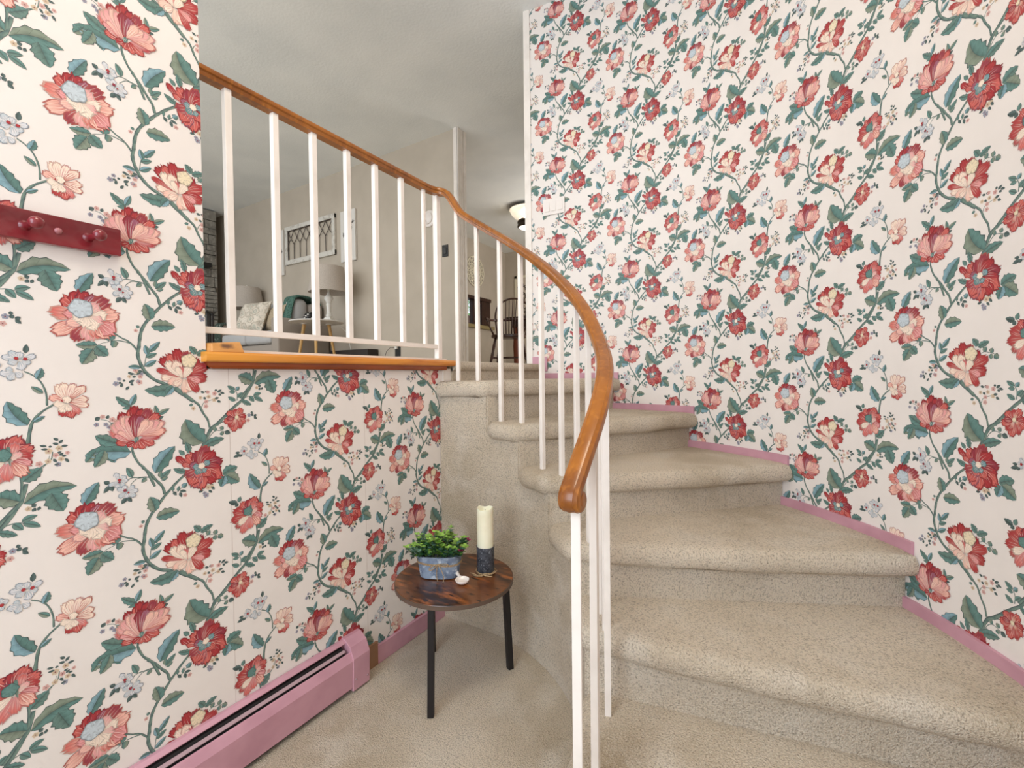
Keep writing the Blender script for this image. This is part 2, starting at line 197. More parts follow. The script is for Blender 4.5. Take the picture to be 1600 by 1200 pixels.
# ------------------------------------------------------------------ wallpaper print, drawn as flat shapes on the paper
PC = dict(r=(172, 58, 62), m=(208, 108, 100), q=(146, 58, 72), o=(156, 98, 118), s=(242, 192, 176), p=(230, 162, 162), c=(246, 226, 208),
          w=(194, 204, 210), x=(176, 198, 202), v=(218, 218, 222), y=(232, 216, 186), n=(218, 196, 168), t=(100, 136, 130), b=(130, 164, 174),
          k=(220, 176, 168), z=(156, 158, 172), g=(132, 144, 128), d=(80, 98, 96))
PC = {k: np.array(lin(v)) for k, v in PC.items()}
MOTIF = """S|5.0|5.9|94|-340|89|-360|101|-394|117|-415|136|-464
S|6.0|6.9|109|-407|125|-425|140|-449|153|-468|158|-490
S|6.7|8.8|213|-442|189|-462|168|-484|158|-495|143|-515|127|-537|116|-560|111|-585|109|-605|106|-627|112|-652|124|-675|143|-694|168|-706|188|-720|209|-737|234|-757
S|7.5|5.5|189|-196|205|-210|221|-225|236|-239|248|-251|258|-274|270|-295|275|-319
S|6.8|11.1|414|-147|407|-181|398|-199|373|-238|344|-263|321|-285|299|-307|277|-325|261|-360|251|-381
S|4.9|7.4|406|-645|407|-673|402|-706|383|-730|365|-755
S|7.5|3.7|418|-580|422|-548|428|-524|444|-503|467|-486
S|3.8|2.6|451|-491|450|-462|442|-436|430|-421|416|-412
S|5.1|3.2|108|-625|102|-610|88|-593|74|-585|58|-573
S|2.3|2.3|90|-597|76|-593|62|-591
S|2.9|1.9|136|-446|121|-436|104|-433|88|-431|79|-434
S|1.9|1.4|112|-435|96|-436|83|-449
S|2.3|1.8|354|-243|355|-222|348|-207
S|2.4|1.8|373|-236|391|-231|406|-233|418|-237
S|2.2|1.6|269|-358|279|-339|295|-329|320|-337
S|2.8|2.2|296|-315|307|-307|320|-303
S|1.9|1.4|120|-658|124|-630|130|-614|141|-604
S|1.3|1.1|49|-595|32|-601|20|-610
S|1.7|1.2|176|-486|189|-491|206|-471
S|1.6|1.3|255|-640|265|-636|297|-645
S|1.8|1.1|91|-250|87|-241|80|-233
S|1.7|1.2|146|-271|153|-266|159|-264
S|2.5|1.9|414|-659|438|-632|454|-620|458|-599
S|1.9|1.3|255|-257|261|-244|284|-236
S|1.3|0.9|-87|-384|-71|-367|-65|-348
S|1.3|1.1|52|-290|41|-277|28|-273
S|1.4|1.1|97|-680|107|-674|114|-671
L|259|-362|212|-289|61.8|0.25|g
L|261|-371|314|-355|24.2|0.1|t
L|403|-185|359|-165|38.3|-0.1|g
L|409|-191|498|-169|36.9|0.28|g
L|454|-177|473|-224|40.0|0.0|t
L|350|-243|328|-230|12.3|0.05|t
L|355|-233|372|-218|12.3|0.0|t
L|350|-216|331|-215|9.9|0.0|t
L|352|-211|362|-199|11.7|0.0|b
L|349|-208|327|-196|12.3|0.1|t
L|369|-244|398|-259|14.3|0.0|t
L|392|-231|407|-249|14.0|0.0|t
L|405|-230|430|-222|12.9|0.1|t
L|407|-235|435|-250|13.5|0.1|t
L|135|-532|124|-490|28.6|-0.1|g
L|137|-549|193|-546|31.0|0.1|g
L|130|-618|156|-589|14.2|0.0|b
L|128|-626|122|-600|13.0|0.0|b
L|124|-633|148|-621|11.8|0.0|t
L|121|-657|147|-640|13.2|0.0|b
L|111|-661|85|-659|11.6|-0.1|b
L|186|-714|119|-720|31.4|0.2|t
L|184|-714|167|-736|20.1|-0.1|b
L|137|-428|185|-361|38.1|0.12|b
L|149|-446|174|-424|13.3|0.0|t
L|151|-450|167|-444|9.7|0.0|g
L|148|-442|150|-425|10.6|0.0|g
L|211|-440|180|-424|13.4|0.1|t
L|212|-438|180|-424|14.4|0.12|t
L|208|-390|194|-374|11.3|0.0|t
L|220|-387|211|-353|15.0|-0.1|t
L|308|-465|351|-449|31.0|0.1|t
L|317|-468|356|-497|36.9|0.0|g
L|313|-470|302|-502|27.2|0.0|b
L|-9|-479|20|-428|28.6|0.05|b
L|25|-604|-15|-607|21.2|0.1|g
L|17|-615|-5|-653|31.6|0.0|g
L|22|-608|45|-631|27.5|-0.1|t
L|61|-578|33|-585|24.3|0.0|t
L|60|-591|55|-610|15.4|0.0|g
L|87|-430|76|-402|14.0|-0.1|t
L|118|-437|107|-447|10.3|0.0|g
L|41|-437|30|-429|9.9|0.0|d
L|43|-441|29|-458|9.5|0.0|d
L|43|-441|47|-457|10.4|0.0|d
L|74|-480|64|-494|10.3|0.0|d
L|76|-480|85|-493|8.9|0.0|d
L|90|-244|58|-217|16.7|0.1|t
L|88|-241|100|-212|13.1|0.0|b
L|92|-250|71|-248|8.6|-0.1|t
L|146|-270|141|-244|10.6|0.0|g
L|147|-270|174|-255|12.0|0.0|g
L|148|-280|160|-276|7.2|0.0|d
L|86|-363|-4|-357|42.9|-0.1|b
L|33|-351|13|-390|25.6|0.12|g
L|43|-350|53|-385|22.6|-0.1|b
L|62|-351|71|-375|20.9|0.0|b
L|17|-349|-3|-375|23.0|0.1|g
L|60|-337|16|-312|28.5|0.08|t
L|41|-338|36|-310|17.2|0.0|t
L|-99|-274|-130|-219|33.0|0.18|b
L|-90|-268|-71|-256|9.3|0.05|b
L|-73|-203|-92|-187|10.6|0.0|g
L|-83|-170|-74|-145|14.9|-0.1|b
L|409|-659|440|-633|26.0|0.0|t
L|348|-562|323|-553|14.6|0.05|d
L|352|-561|358|-544|12.3|0.0|t
L|351|-564|341|-572|12.3|0.0|d
L|244|-623|277|-609|17.0|0.08|t
L|243|-620|227|-598|17.0|-0.1|t
L|260|-636|269|-623|12.4|0.0|g
L|281|-640|287|-627|13.8|0.0|g
L|282|-642|283|-657|12.7|0.0|g
L|291|-645|305|-655|15.6|0.0|g
L|177|-486|179|-473|6.5|0.0|t
L|178|-488|186|-500|7.5|0.0|d
L|189|-489|193|-475|7.0|0.0|t
L|200|-481|212|-471|14.2|0.05|b
L|194|-490|210|-494|7.1|0.1|d
L|194|-493|198|-508|7.6|0.0|d
L|-64|-330|-64|-325|5.0|0.0|d
L|-70|-326|-81|-323|4.9|0.0|d
L|-68|-333|-79|-332|4.2|0.0|d
L|-50|-315|-58|-308|5.8|0.0|d
L|-50|-324|-60|-320|5.4|0.0|d
L|-49|-322|-42|-314|5.1|0.0|d
L|-45|-329|-34|-329|5.1|0.0|d
L|-53|-345|-45|-342|4.3|0.0|d
L|-49|-350|-42|-346|4.7|0.0|d
L|-45|-352|-37|-353|4.3|0.0|d
L|-39|-359|-33|-369|5.1|0.0|d
L|-59|-357|-54|-366|5.0|0.0|d
L|-58|-371|-49|-370|4.2|0.0|d
L|73|-176|79|-177|4.9|0.0|d
L|69|-193|72|-183|5.8|0.0|d
L|86|-182|97|-175|6.8|0.0|d
L|89|-184|95|-189|5.0|0.0|d
L|79|-200|86|-191|5.4|0.0|d
L|64|-182|71|-182|4.8|0.0|d
L|87|-159|98|-159|5.4|0.0|d
L|102|-161|112|-154|5.5|0.0|d
L|116|-153|123|-159|4.6|0.0|d
L|93|-167|101|-166|5.0|0.0|d
L|17|-274|26|-266|9.2|0.0|d
L|39|-272|43|-263|6.4|0.0|d
L|46|-287|52|-285|5.6|0.0|t
L|253|-211|263|-215|5.9|0.0|d
L|264|-211|274|-214|5.9|0.0|d
L|294|-212|294|-205|6.1|0.0|d
L|298|-215|310|-207|6.7|0.0|d
L|306|-216|318|-219|6.2|0.0|d
L|301|-220|309|-224|6.1|0.0|d
L|290|-234|302|-231|6.6|0.0|d
L|297|-240|307|-245|6.7|0.0|d
L|260|-228|266|-234|5.9|0.0|d
L|399|-287|398|-279|6.7|0.0|d
L|397|-294|403|-287|7.9|0.0|d
L|405|-297|413|-290|8.0|0.0|d
L|405|-297|414|-305|7.4|0.0|d
L|421|-201|429|-197|8.1|0.0|d
L|422|-206|428|-211|8.1|0.0|d
L|430|-206|436|-209|8.2|0.0|d
L|232|-247|222|-250|7.3|0.0|t
L|286|-330|292|-319|12.1|0.0|g
L|305|-329|312|-318|12.3|0.0|g
L|306|-335|311|-346|12.4|0.0|g
L|316|-335|332|-342|13.6|0.0|d
L|241|-504|254|-501|6.4|0.0|d
L|244|-495|257|-495|6.4|0.0|d
L|268|-504|277|-513|6.5|0.0|d
L|276|-495|284|-505|7.1|0.0|d
L|272|-489|281|-490|5.5|0.0|d
L|84|-675|92|-674|5.0|0.0|d
L|105|-669|116|-671|6.0|0.0|d
L|111|-555|104|-550|7.0|0.0|t
L|419|-371|421|-351|9.3|0.0|d
L|361|-412|340|-418|10.0|0.0|d
L|359|-406|345|-405|7.1|0.0|d
L|366|-413|357|-419|7.1|0.0|d
f|-67|-338|8.0|n
f|-49|-333|7.4|n
f|-35|-346|5.1|k
f|-55|-349|6.6|k
f|-68|-361|6.8|n
f|-83|-365|7.5|k
f|-51|-371|6.6|z
f|-46|-359|6.6|n
f|59|-184|7.4|z
f|66|-172|5.7|z
f|108|-181|7.8|k
f|110|-166|6.5|k
f|103|-154|6.0|n
f|31|-266|6.4|k
f|50|-275|7.8|k
f|19|-285|6.3|z
f|37|-286|6.0|z
f|43|-293|6.0|z
f|233|-259|6.8|n
f|266|-255|7.6|k
f|267|-241|7.0|k
f|252|-229|6.4|n
f|274|-227|7.1|n
f|290|-218|7.7|k
f|289|-237|7.2|n
f|272|-213|6.0|k
f|386|-307|7.3|k
f|390|-291|7.3|z
f|416|-204|6.8|n
f|267|-495|8.7|n
f|276|-495|7.7|n
f|261|-517|9.2|z
f|257|-510|6.5|z
f|207|-504|6.7|k
f|100|-668|6.4|k
f|112|-677|6.1|z
f|105|-697|6.0|z
f|87|-684|5.5|n
f|103|-563|5.5|k
P|-5|-518|-32|-492|44.5|r|m
P|-5|-518|-13|-478|44.5|r|r
P|1|-520|8|-478|44.8|q|r
P|6|-521|25|-484|45.0|r|o
P|13|-523|47|-491|45.4|m|q
P|22|-535|67|-524|45.9|m|s
P|-5|-537|-58|-533|38.6|s|m
P|0|-548|-54|-577|38.8|m|s
P|7|-555|-18|-595|33.1|m|q
P|12|-554|4|-593|39.3|s|p
P|21|-557|24|-589|39.7|s|m
P|27|-554|41|-588|37.0|m|s
P|27|-547|60|-571|46.1|m|p
P|6|-535|-34|-530|33.0|m|p
P|11|-544|-30|-557|27.1|p|s
P|15|-533|41|-521|36.5|c|c
P|11|-537|36|-549|33.2|c|p
P|7|-538|23|-567|33.1|c|c
P|4|-535|0|-562|32.9|c|c
P|0|-534|-16|-548|26.8|c|c
P|9|-529|28|-503|33.1|c|p
O|-4|-518|23.0|w
P|246|-432|210|-395|45.2|r|m
P|246|-432|235|-385|39.9|r|q
P|246|-432|260|-372|39.9|m|q
P|246|-432|281|-389|39.9|r|r
P|249|-432|304|-416|40.0|r|q
P|249|-432|301|-442|34.6|q|r
P|249|-435|302|-471|42.6|r|m
P|249|-435|279|-484|40.0|r|r
P|246|-435|255|-494|39.9|r|m
P|244|-434|233|-488|37.1|o|m
P|241|-434|218|-476|37.0|r|m
P|241|-434|210|-453|34.4|m|q
P|222|-431|188|-393|18.2|r|r
P|234|-430|203|-413|18.4|r|m
P|249|-429|220|-421|29.3|r|o
P|246|-432|238|-461|31.9|o|m
P|249|-432|271|-462|32.0|r|m
P|248|-431|228|-428|21.3|t|b
P|246|-433|237|-451|22.6|b|t
P|253|-430|271|-418|21.4|t|b
P|251|-434|260|-448|20.0|t|b
O|250|-428|9.1|c
P|92|-320|70|-260|29.5|r|r
P|98|-315|84|-255|25.1|r|m
P|103|-316|96|-246|27.5|r|r
P|105|-316|110|-253|27.6|q|r
P|107|-316|127|-254|27.7|m|q
P|111|-317|145|-267|27.8|r|m
P|113|-320|154|-288|25.5|r|q
P|94|-337|57|-335|22.8|r|m
P|96|-335|80|-348|20.5|r|r
P|98|-336|99|-355|18.3|r|m
P|102|-334|116|-356|23.0|r|m
P|104|-331|136|-348|23.0|r|m
P|106|-329|151|-327|23.1|p|r
P|94|-332|45|-304|27.3|p|m
P|94|-332|49|-290|25.0|s|p
P|94|-332|58|-279|25.0|s|p
P|94|-332|69|-270|25.0|p|s
P|94|-332|81|-271|22.8|s|p
P|96|-330|93|-267|27.4|r|q
P|99|-331|108|-270|25.2|r|o
P|102|-323|161|-313|25.3|m|s
P|102|-323|160|-293|23.0|p|s
P|101|-323|148|-287|22.9|s|p
P|100|-324|135|-286|22.9|p|s
P|99|-326|122|-282|20.6|s|s
P|88|-334|61|-306|15.8|p|s
P|86|-336|53|-315|13.5|m|p
P|95|-340|98|-325|11.4|t|t
P|211|-674|157|-637|33.5|r|r
P|211|-674|175|-623|33.5|r|m
P|213|-669|193|-610|33.6|r|r
P|216|-670|218|-615|31.1|m|q
P|223|-672|245|-632|31.3|q|r
P|223|-678|272|-651|33.9|m|r
P|220|-682|268|-688|28.6|r|r
P|218|-684|265|-698|20.7|m|r
P|215|-686|251|-702|23.3|m|p
P|203|-687|158|-690|25.6|s|c
P|206|-688|172|-701|23.1|c|s
P|208|-691|187|-709|23.1|s|c
P|206|-687|149|-665|17.9|m|r
P|210|-690|216|-730|25.8|c|s
P|215|-692|229|-725|23.3|s|c
P|218|-691|247|-726|25.9|m|r
P|206|-688|169|-646|28.2|c|c
P|208|-689|188|-642|28.3|s|c
P|209|-690|202|-657|23.1|p|m
P|210|-690|228|-657|25.8|c|c
P|208|-689|192|-659|18.0|c|c
O|224|-640|19.8|y
P|-34|-224|-61|-210|21.7|m|s
P|-34|-224|-50|-185|23.7|s|c
P|-33|-222|-37|-181|21.8|s|c
P|-31|-222|-20|-183|19.8|p|c
P|-30|-222|-3|-188|21.8|m|c
P|-29|-225|4|-221|21.8|m|c
P|-30|-227|4|-237|17.8|m|c
P|-31|-231|-13|-255|21.8|p|m
P|-33|-231|-26|-263|21.8|r|m
P|-34|-231|-43|-258|21.7|m|r
P|-34|-231|-56|-230|19.7|c|c
P|-33|-229|-43|-249|21.8|c|c
P|-33|-229|-32|-247|17.8|c|c
O|-34|-220|8.3|c
O|-40|-222|3.5|r
P|350|-295|327|-275|26.3|r|m
P|350|-294|345|-269|24.8|m|r
P|352|-292|368|-269|24.9|r|m
P|353|-294|379|-291|24.9|r|r
P|353|-297|377|-313|24.9|r|m
P|353|-298|364|-329|24.9|m|r
P|350|-300|339|-336|26.3|r|m
P|349|-299|327|-321|23.4|m|r
P|347|-298|316|-308|24.8|r|m
P|347|-295|322|-294|17.5|q|r
P|350|-295|355|-277|11.7|y|m
P|350|-297|363|-304|11.7|y|m
P|349|-296|343|-314|11.7|c|m
O|351|-294|5.9|y
P|383|-595|362|-563|33.3|r|m
P|383|-595|384|-560|33.3|q|r
P|386|-596|405|-557|36.4|q|m
P|389|-596|425|-581|33.4|q|m
P|389|-599|424|-603|27.4|m|r
P|392|-606|422|-622|27.4|r|p
P|377|-602|338|-583|36.1|m|r
P|377|-608|330|-615|33.1|m|r
P|380|-612|343|-640|27.1|c|r
P|383|-613|361|-660|30.2|p|m
P|386|-614|389|-652|27.3|p|m
P|392|-612|414|-644|30.5|m|s
P|383|-610|350|-628|24.2|c|c
P|395|-601|397|-571|21.4|p|m
P|389|-606|365|-587|30.4|o|r
P|393|-610|404|-591|18.3|c|p
O|379|-596|13.9|t
P|390|-621|387|-580|7.9|g|t
P|409|-385|383|-380|15.4|w|v
P|409|-384|394|-368|15.4|v|w
P|410|-384|411|-369|15.5|w|v
P|410|-386|434|-376|15.4|w|v
P|412|-389|426|-394|15.5|v|w
P|409|-389|415|-408|18.5|w|v
P|407|-388|393|-396|15.4|v|w
P|401|-415|379|-418|15.3|w|v
P|401|-415|393|-431|15.3|v|w
P|402|-414|413|-423|15.3|w|v
P|399|-412|390|-404|12.2|w|w
P|369|-401|361|-402|11.9|w|v
P|369|-401|370|-388|11.9|v|w
P|369|-401|381|-397|11.9|w|v
P|369|-403|372|-414|11.9|v|w
O|404|-383|3.7|r
O|418|-384|3.7|r
O|371|-403|3.6|r
P|60|-433|54|-412|13.2|w|v
P|60|-433|74|-423|17.6|v|w
P|60|-434|78|-436|13.2|w|v
P|59|-435|39|-440|12.3|v|w
P|60|-435|55|-450|13.2|w|v
P|61|-435|69|-449|15.4|w|w
P|73|-463|56|-453|13.4|v|w
P|73|-463|71|-447|13.4|w|v
P|74|-462|91|-453|13.4|v|w
P|74|-463|98|-465|13.4|w|v
P|74|-464|91|-481|14.7|v|w
P|73|-465|77|-480|12.5|w|v
P|72|-465|59|-476|14.7|v|w
O|60|-431|3.5|r
O|60|-437|2.6|q
O|71|-460|3.6|q
O|78|-467|2.2|r"""
def build_tile():
    rnd = random.Random(4); tv = []; tl = []; tcq = []
    def tri(a, b, c, l, ca, cb, cc): tv.append((a, b, c)); tl.append(l); tcq.append((ca, cb, cc))
    def grid(P, Cc, l):
        for i in range(len(P) - 1):
            for j in range(len(P[0]) - 1):
                tri(P[i][j], P[i + 1][j], P[i + 1][j + 1], l, Cc[i][j], Cc[i + 1][j], Cc[i + 1][j + 1])
                tri(P[i][j], P[i + 1][j + 1], P[i][j + 1], l, Cc[i][j], Cc[i + 1][j + 1], Cc[i][j + 1])
    def strip(pts, ws, l, c0, c1=None, off=0.0):
        P = []; Cc = []
        for i, p in enumerate(pts):
            d = np.array(pts[min(i + 1, len(pts) - 1)]) - np.array(pts[max(i - 1, 0)]); d = d / (np.hypot(*d) + 1e-9)
            nn = np.array((-d[1], d[0])); q = np.array(p) + nn * off * ws[i]
            P.append([q + nn * ws[i] / 2, q - nn * ws[i] / 2]); Cc.append([c0 if i % 3 else (c1 if c1 is not None else c0), c1 if c1 is not None else c0])
        grid(P, Cc, l)
    def smooth(p, n=3):
        p = [np.array(a, float) for a in p]; o = []
        for i in range(len(p) - 1):
            a = p[max(i - 1, 0)]; b = p[i]; c = p[i + 1]; d = p[min(i + 2, len(p) - 1)]
            for k in range(n):
                t = k / n; o.append(.5 * ((2 * b) + (c - a) * t + (2 * a - 5 * b + 4 * c - d) * t * t + (3 * b - a - 3 * c + d) * t ** 3))
        return o + [p[-1]]
    dark = np.array(lin((78, 92, 90))); nleaf = 0; blobs = {}; stem1 = np.array(lin((128, 150, 136))); stem2 = np.array(lin((92, 116, 112)))
    blob = 0; lastp = None
    for ln in MOTIF.strip().splitlines():
        t = ln.split('|'); k = t[0]
        if k == 'S':
            w0, w1 = float(t[1]), float(t[2]); q = list(map(float, t[3:])); p = smooth([(q[i], q[i + 1]) for i in range(0, len(q), 2)])
            n = len(p); ws = [(w0 + (w1 - w0) * i / (n - 1)) * (1 + .12 * math.sin(i * 1.9)) for i in range(n)]
            strip(p, ws, 1, dark); strip(p, [a * .66 for a in ws], 2, stem1, stem2, .08)
        elif k == 'L':
            x0, y0, x1, y1, w, bend = map(float, t[1:7]); c = t[7]
            a = np.array((x0, y0)); e = np.array((x1, y1)); ax = e - a; Ln = np.hypot(*ax); ax = ax / Ln; nn = np.array((-ax[1], ax[0]))
            if c == 'd': cu, cl = PC['d'] * .8, PC['d'] * 1.25
            elif c == 't': cu, cl = PC['t'], PC['t'] * .62 + PC['g'] * .2
            elif c == 'b': cu, cl = PC['b'], PC['t'] * .8
            else: cu, cl = PC['g'], PC['t'] * .9
            n = 8 if Ln > 22 else 4; big = w > 14
            rows = []; 
            for i in range(n + 1):
                s = i / n; h = w / 2 * (math.sin(PI * s ** .8) ** .75 if 0 < s < 1 else 0)
                if big: h *= 1 + .13 * (1 if i % 2 else -1)
                m = a + ax * (Ln * s) + nn * (bend * Ln * 4 * s * (1 - s) * .5)
                rows.append((m, h, s))
            def gr(f, l, c1, c2, side=None):
                P = []; Cc = []
                for i, (m, h, s) in enumerate(rows):
                    hh = h * f + (.5 if f == 1.0 else 0)
                    u = m + nn * hh if side != -1 else m; v = m - nn * hh if side != 1 else m
                    mid = (u + v) / 2
                    sh = .82 if (i % 2 and big) else 1.08
                    cm = (c1 + c2) / 2 * (1.15 if side else 1)
                    if side is None: P.append([u, (u + m) / 2, m, (v + m) / 2, v]); Cc.append([c1 * sh, c1, cm, c2, c2 * sh])
                    else: P.append([u, mid, v]); Cc.append([c1 * sh, cm, c2 * sh])
                grid(P, Cc, l)
            nleaf += 1; lb = 3 + (nleaf % 4) * 4
            gr(1.0, lb, dark, dark)
            if n == 8:
                gr(.93, lb + 1, cu * 1.1, cu * .7, 1); gr(.93, lb + 2, cl * .8, cl * 1.15, -1)
                strip([r[0] for r in rows[:-1]], [1.2] * (len(rows) - 1), lb + 3, dark)
                if big:
                    for i in range(1, n - 1, 2):
                        m, h, s = rows[i]; m2 = rows[min(i + 1, n)][0]
                        for sg in (1, -1): strip([m, m2 + nn * sg * h * .72], [.9, .4], lb + 3, cu * .62 if sg > 0 else cl * .6)
            else: gr(.85, lb + 1, cu, cl)
        elif k == 'P':
            x0, y0, x1, y1, w = map(float, t[1:6]); c0, c1 = PC[t[6]], PC[t[7]]; blob = 0 if (lastp is None or math.hypot(x0 - lastp[0], y0 - lastp[1]) > 75) else blob + 1; lastp = (x0, y0); lv = 20 + min(blob, 29) * 3
            a = np.array((x0, y0)); e = np.array((x1, y1)); ax = e - a; Ln = np.hypot(*ax); ax = ax / Ln; nn = np.array((-ax[1], ax[0]))
            sk = rnd.uniform(-.1, .1); ph = rnd.uniform(0, 6)
            nr, nc = 5, 8
            def gp(f, l, cf):
                P = []; Cc = []
                for i in range(nr + 1):
                    s = i / nr; row = []; rc = []
                    for j in range(nc + 1):
                        v = (j / nc * 2 - 1)
                        hw = w / 2 * f * (s ** .62) * (1 if s < .7 else math.sqrt(max(0, 1 - ((s - .7) / .33) ** 2)) * .62 + .38)
                        ext = s * Ln * (1 + (f - 1) * .5) - (s ** 3) * abs(v) ** 2 * w * .22 + (s ** 5) * w * (.07 * math.sin(v * 8.5 + ph) + .06 * (1 if j % 2 else -1))
                        hw *= 1 + .09 * math.sin(i * 2.3 + ph)
                        row.append(a + ax * ext + nn * (v * hw + sk * s * s * w)); rc.append(cf(s, v, j))
                    P.append(row); Cc.append(rc)
                grid(P, Cc, l)
            dk = c0 * .55 + c1 * .1 if t[6] not in 'cwvy' else (c0 * .3 + c1 * .3)
            if t[6] in 'wv': dk = np.array(lin((130, 140, 150)))
            gp(1.1, lv, lambda s, v, j: dk)
            gp(.95, lv + 1, lambda s, v, j: (c0 + (c1 - c0) * s ** .8) * (.86 if j % 2 else 1.1) * (1 - .25 * (1 - s) ** 3))
            if w > 11:      # folds printed inside the petal
                for q in range(3):
                    v = (-.55, .02, .5)[q] + rnd.uniform(-.12, .12); L0, L1 = rnd.uniform(.1, .3), rnd.uniform(.7, .92)
                    p0 = a + ax * L0 * Ln + nn * v * w * .2; p1 = a + ax * (L0 + L1) / 2 * Ln + nn * (v * w * .42 + sk * .2 * w); p2 = a + ax * L1 * Ln + nn * (v * w * .40 + sk * .7 * w)
                    strip([p0, p1, p2], [.4, 1.5, .2], lv + 2, c0 * .62 + c1 * .1, c0 * .6 + c1 * .2)
                    g1 = c1 * .6 + np.array((.9, .78, .7)) * .4
                    strip([p0 + nn * 1.6, p1 + nn * 2.2, p2 + nn * 1.4], [.4, 1.8, .3], lv + 2, g1 * .95, g1)
        elif k == 'O':
            x0, y0, r = map(float, t[1:4]); c = PC[t[4]]; n = 18; lv = 110
            o = np.array((x0, y0))
            for (f, l, cc) in ((1, lv, c * .55), (.9, lv + 1, c)):
                rg = [o + r * f * (1 + .08 * math.sin(5 * q * 2 * PI / n * 1.0 + r)) * np.array((math.cos(q * 2 * PI / n), math.sin(q * 2 * PI / n))) for q in range(n)]
                for q in range(n): tri(o, rg[q], rg[(q + 1) % n], l, cc * 1.05, cc * (.8 if q % 2 else 1.1), cc * (1.1 if q % 2 else .8))
            if r > 8:
                for q in range(22):
                    an = rnd.uniform(0, 6.28); rr = r * .8 * math.sqrt(rnd.random()); p = o + rr * np.array((math.cos(an), math.sin(an)))
                    an2 = rnd.uniform(0, 6.28); d = np.array((math.cos(an2), math.sin(an2))) * r * .1; nn = np.array((-d[1], d[0])) * .5
                    cc = c * rnd.choice((.62, .75, 1.15)); tri(p - d, p + nn, p + d, lv + 2, cc, cc, cc); tri(p - d, p + d, p - nn, lv + 3, cc, cc, cc)
        elif k == 'f':
            x0, y0, r = map(float, t[1:4]); c = PC[t[4]]; o = np.array((x0, y0)); ph = rnd.uniform(0, 6)
            for q in range(5):
                an = ph + q * 2 * PI / 5; d = np.array((math.cos(an), math.sin(an))) * r * .95; nn = np.array((-d[1], d[0])) * .42
                tri(o, o + d * .65 + nn, o + d, 7, c * .7, c, c * 1.1); tri(o, o + d, o + d * .65 - nn, 7, c * .7, c * 1.1, c * .9)
            d = r * .2; cc = PC['q'] * .8
            tri(o + (-d, -d), o + (d, -d), o + (0, d), 8, cc, cc, cc)
    jit = np.random.RandomState(3).rand(len(tl)) * .5
    return np.array(tv), np.array(tl) + jit, np.clip(np.array(tcq), 0, 1)
TV, TL, TC = build_tile(); TV = TV / 1000.0
PP = .518
def clip_poly(P, s0, s1, z0, z1):
    for ax, lim, sg in ((0, s0, 1), (0, s1, -1), (1, z0, 1), (1, z1, -1)):
        out = []
        for i in range(len(P)):
            a, b = P[i], P[(i + 1) % len(P)]; da = (a[ax] - lim) * sg; db = (b[ax] - lim) * sg
            if da >= 0: out.append(a)
            if (da >= 0) != (db >= 0): out.append(a + (b - a) * (da / (da - db)))
        P = out
        if len(P) < 3: return []
    return P
def wallpaper(name, regions, fmap, sA, zA, plain=(), seams=()):
    """regions: (s0,s1,z0,z1) in metres along the wall; fmap(s,z,h) -> world, on arrays"""
    S = []; Z = []; H = []; NF = []; CQ = []
    def bulk(P, h, C):          # P (n,k,2)  h (n,)  C (n,k,3)
        k = P.shape[1]; S.append(P[..., 0].ravel()); Z.append(P[..., 1].ravel()); H.append(np.repeat(h, k)); NF.append(np.full(len(P), k)); CQ.append(C.reshape(-1, 3))
    pc = np.array(lin(PAPER_RGB)); sm = np.array(lin((196, 180, 172)))
    for q, (s0, s1, z0, z1) in enumerate(list(regions) + list(plain)):
        ns = max(1, int(math.ceil((s1 - s0) / .04))); g = np.linspace(s0, s1, ns + 1)
        P = np.array([[(a, z0), (b, z0), (b, z1), (a, z1)] for a, b in zip(g[:-1], g[1:])])
        bulk(P, np.zeros(ns), np.tile(pc, (ns, 4, 1)))
        if q >= len(regions): continue
        for s in seams:
            if s0 < s < s1: bulk(np.array([[(s, z0), (s + .0012, z0), (s + .0012, z1), (s, z1)]]), np.array([.0002]), np.tile(sm, (1, 4, 1)))
        for i in range(int((s0 - sA) / PP) - 2, int((s1 - sA) / PP) + 3):
            for j in range(int((z0 - zA) / PP + i / 2) - 3, int((z1 - zA) / PP + i / 2) + 4):
                T = TV + np.array((sA + i * PP, zA + (j - i / 2) * PP))
                mn = T.min(1); mx = T.max(1)
                ok = (mx[:, 0] > s0) & (mn[:, 0] < s1) & (mx[:, 1] > z0) & (mn[:, 1] < z1)
                if not ok.any(): continue
                ins = (mn[:, 0] > s0) & (mx[:, 0] < s1) & (mn[:, 1] > z0) & (mx[:, 1] < z1)
                if ins.any(): bulk(T[ins], .0003 + TL[ins] * .00002, TC[ins])
                for w in np.nonzero(ok & ~ins)[0]:
                    P = clip_poly([np.append(T[w][a], TC[w][a]) for a in range(3)], s0, s1, z0, z1)
                    if P:
                        P = np.array(P)[None]; bulk(P[..., :2], np.array([.0003 + TL[w] * .00002]), P[..., 2:5])
    S = np.concatenate(S); Z = np.concatenate(Z); H = np.concatenate(H); NF = np.concatenate(NF); CQ = np.concatenate(CQ)
    V = fmap(S, Z, H).astype(np.float32)
    me = bpy.data.meshes.new(name); me.vertices.add(len(V)); me.vertices.foreach_set('co', V.ravel())
    me.loops.add(len(V)); me.loops.foreach_set('vertex_index', np.arange(len(V), dtype=np.int32))
    st = np.concatenate([[0], np.cumsum(NF)[:-1]]).astype(np.int32)
    me.polygons.add(len(NF)); me.polygons.foreach_set('loop_start', st); me.polygons.foreach_set('loop_total', NF.astype(np.int32))
    me.materials.append(PAPER); me.update(calc_edges=True)
    at = me.color_attributes.new('print', 'FLOAT_COLOR', 'CORNER')
    A = np.ones((len(CQ), 4), dtype=np.float32); A[:, :3] = CQ; at.data.foreach_set('color', A.ravel())
    print(name, len(NF)); o = bpy.data.objects.new(name, me); COL.objects.link(o); return o
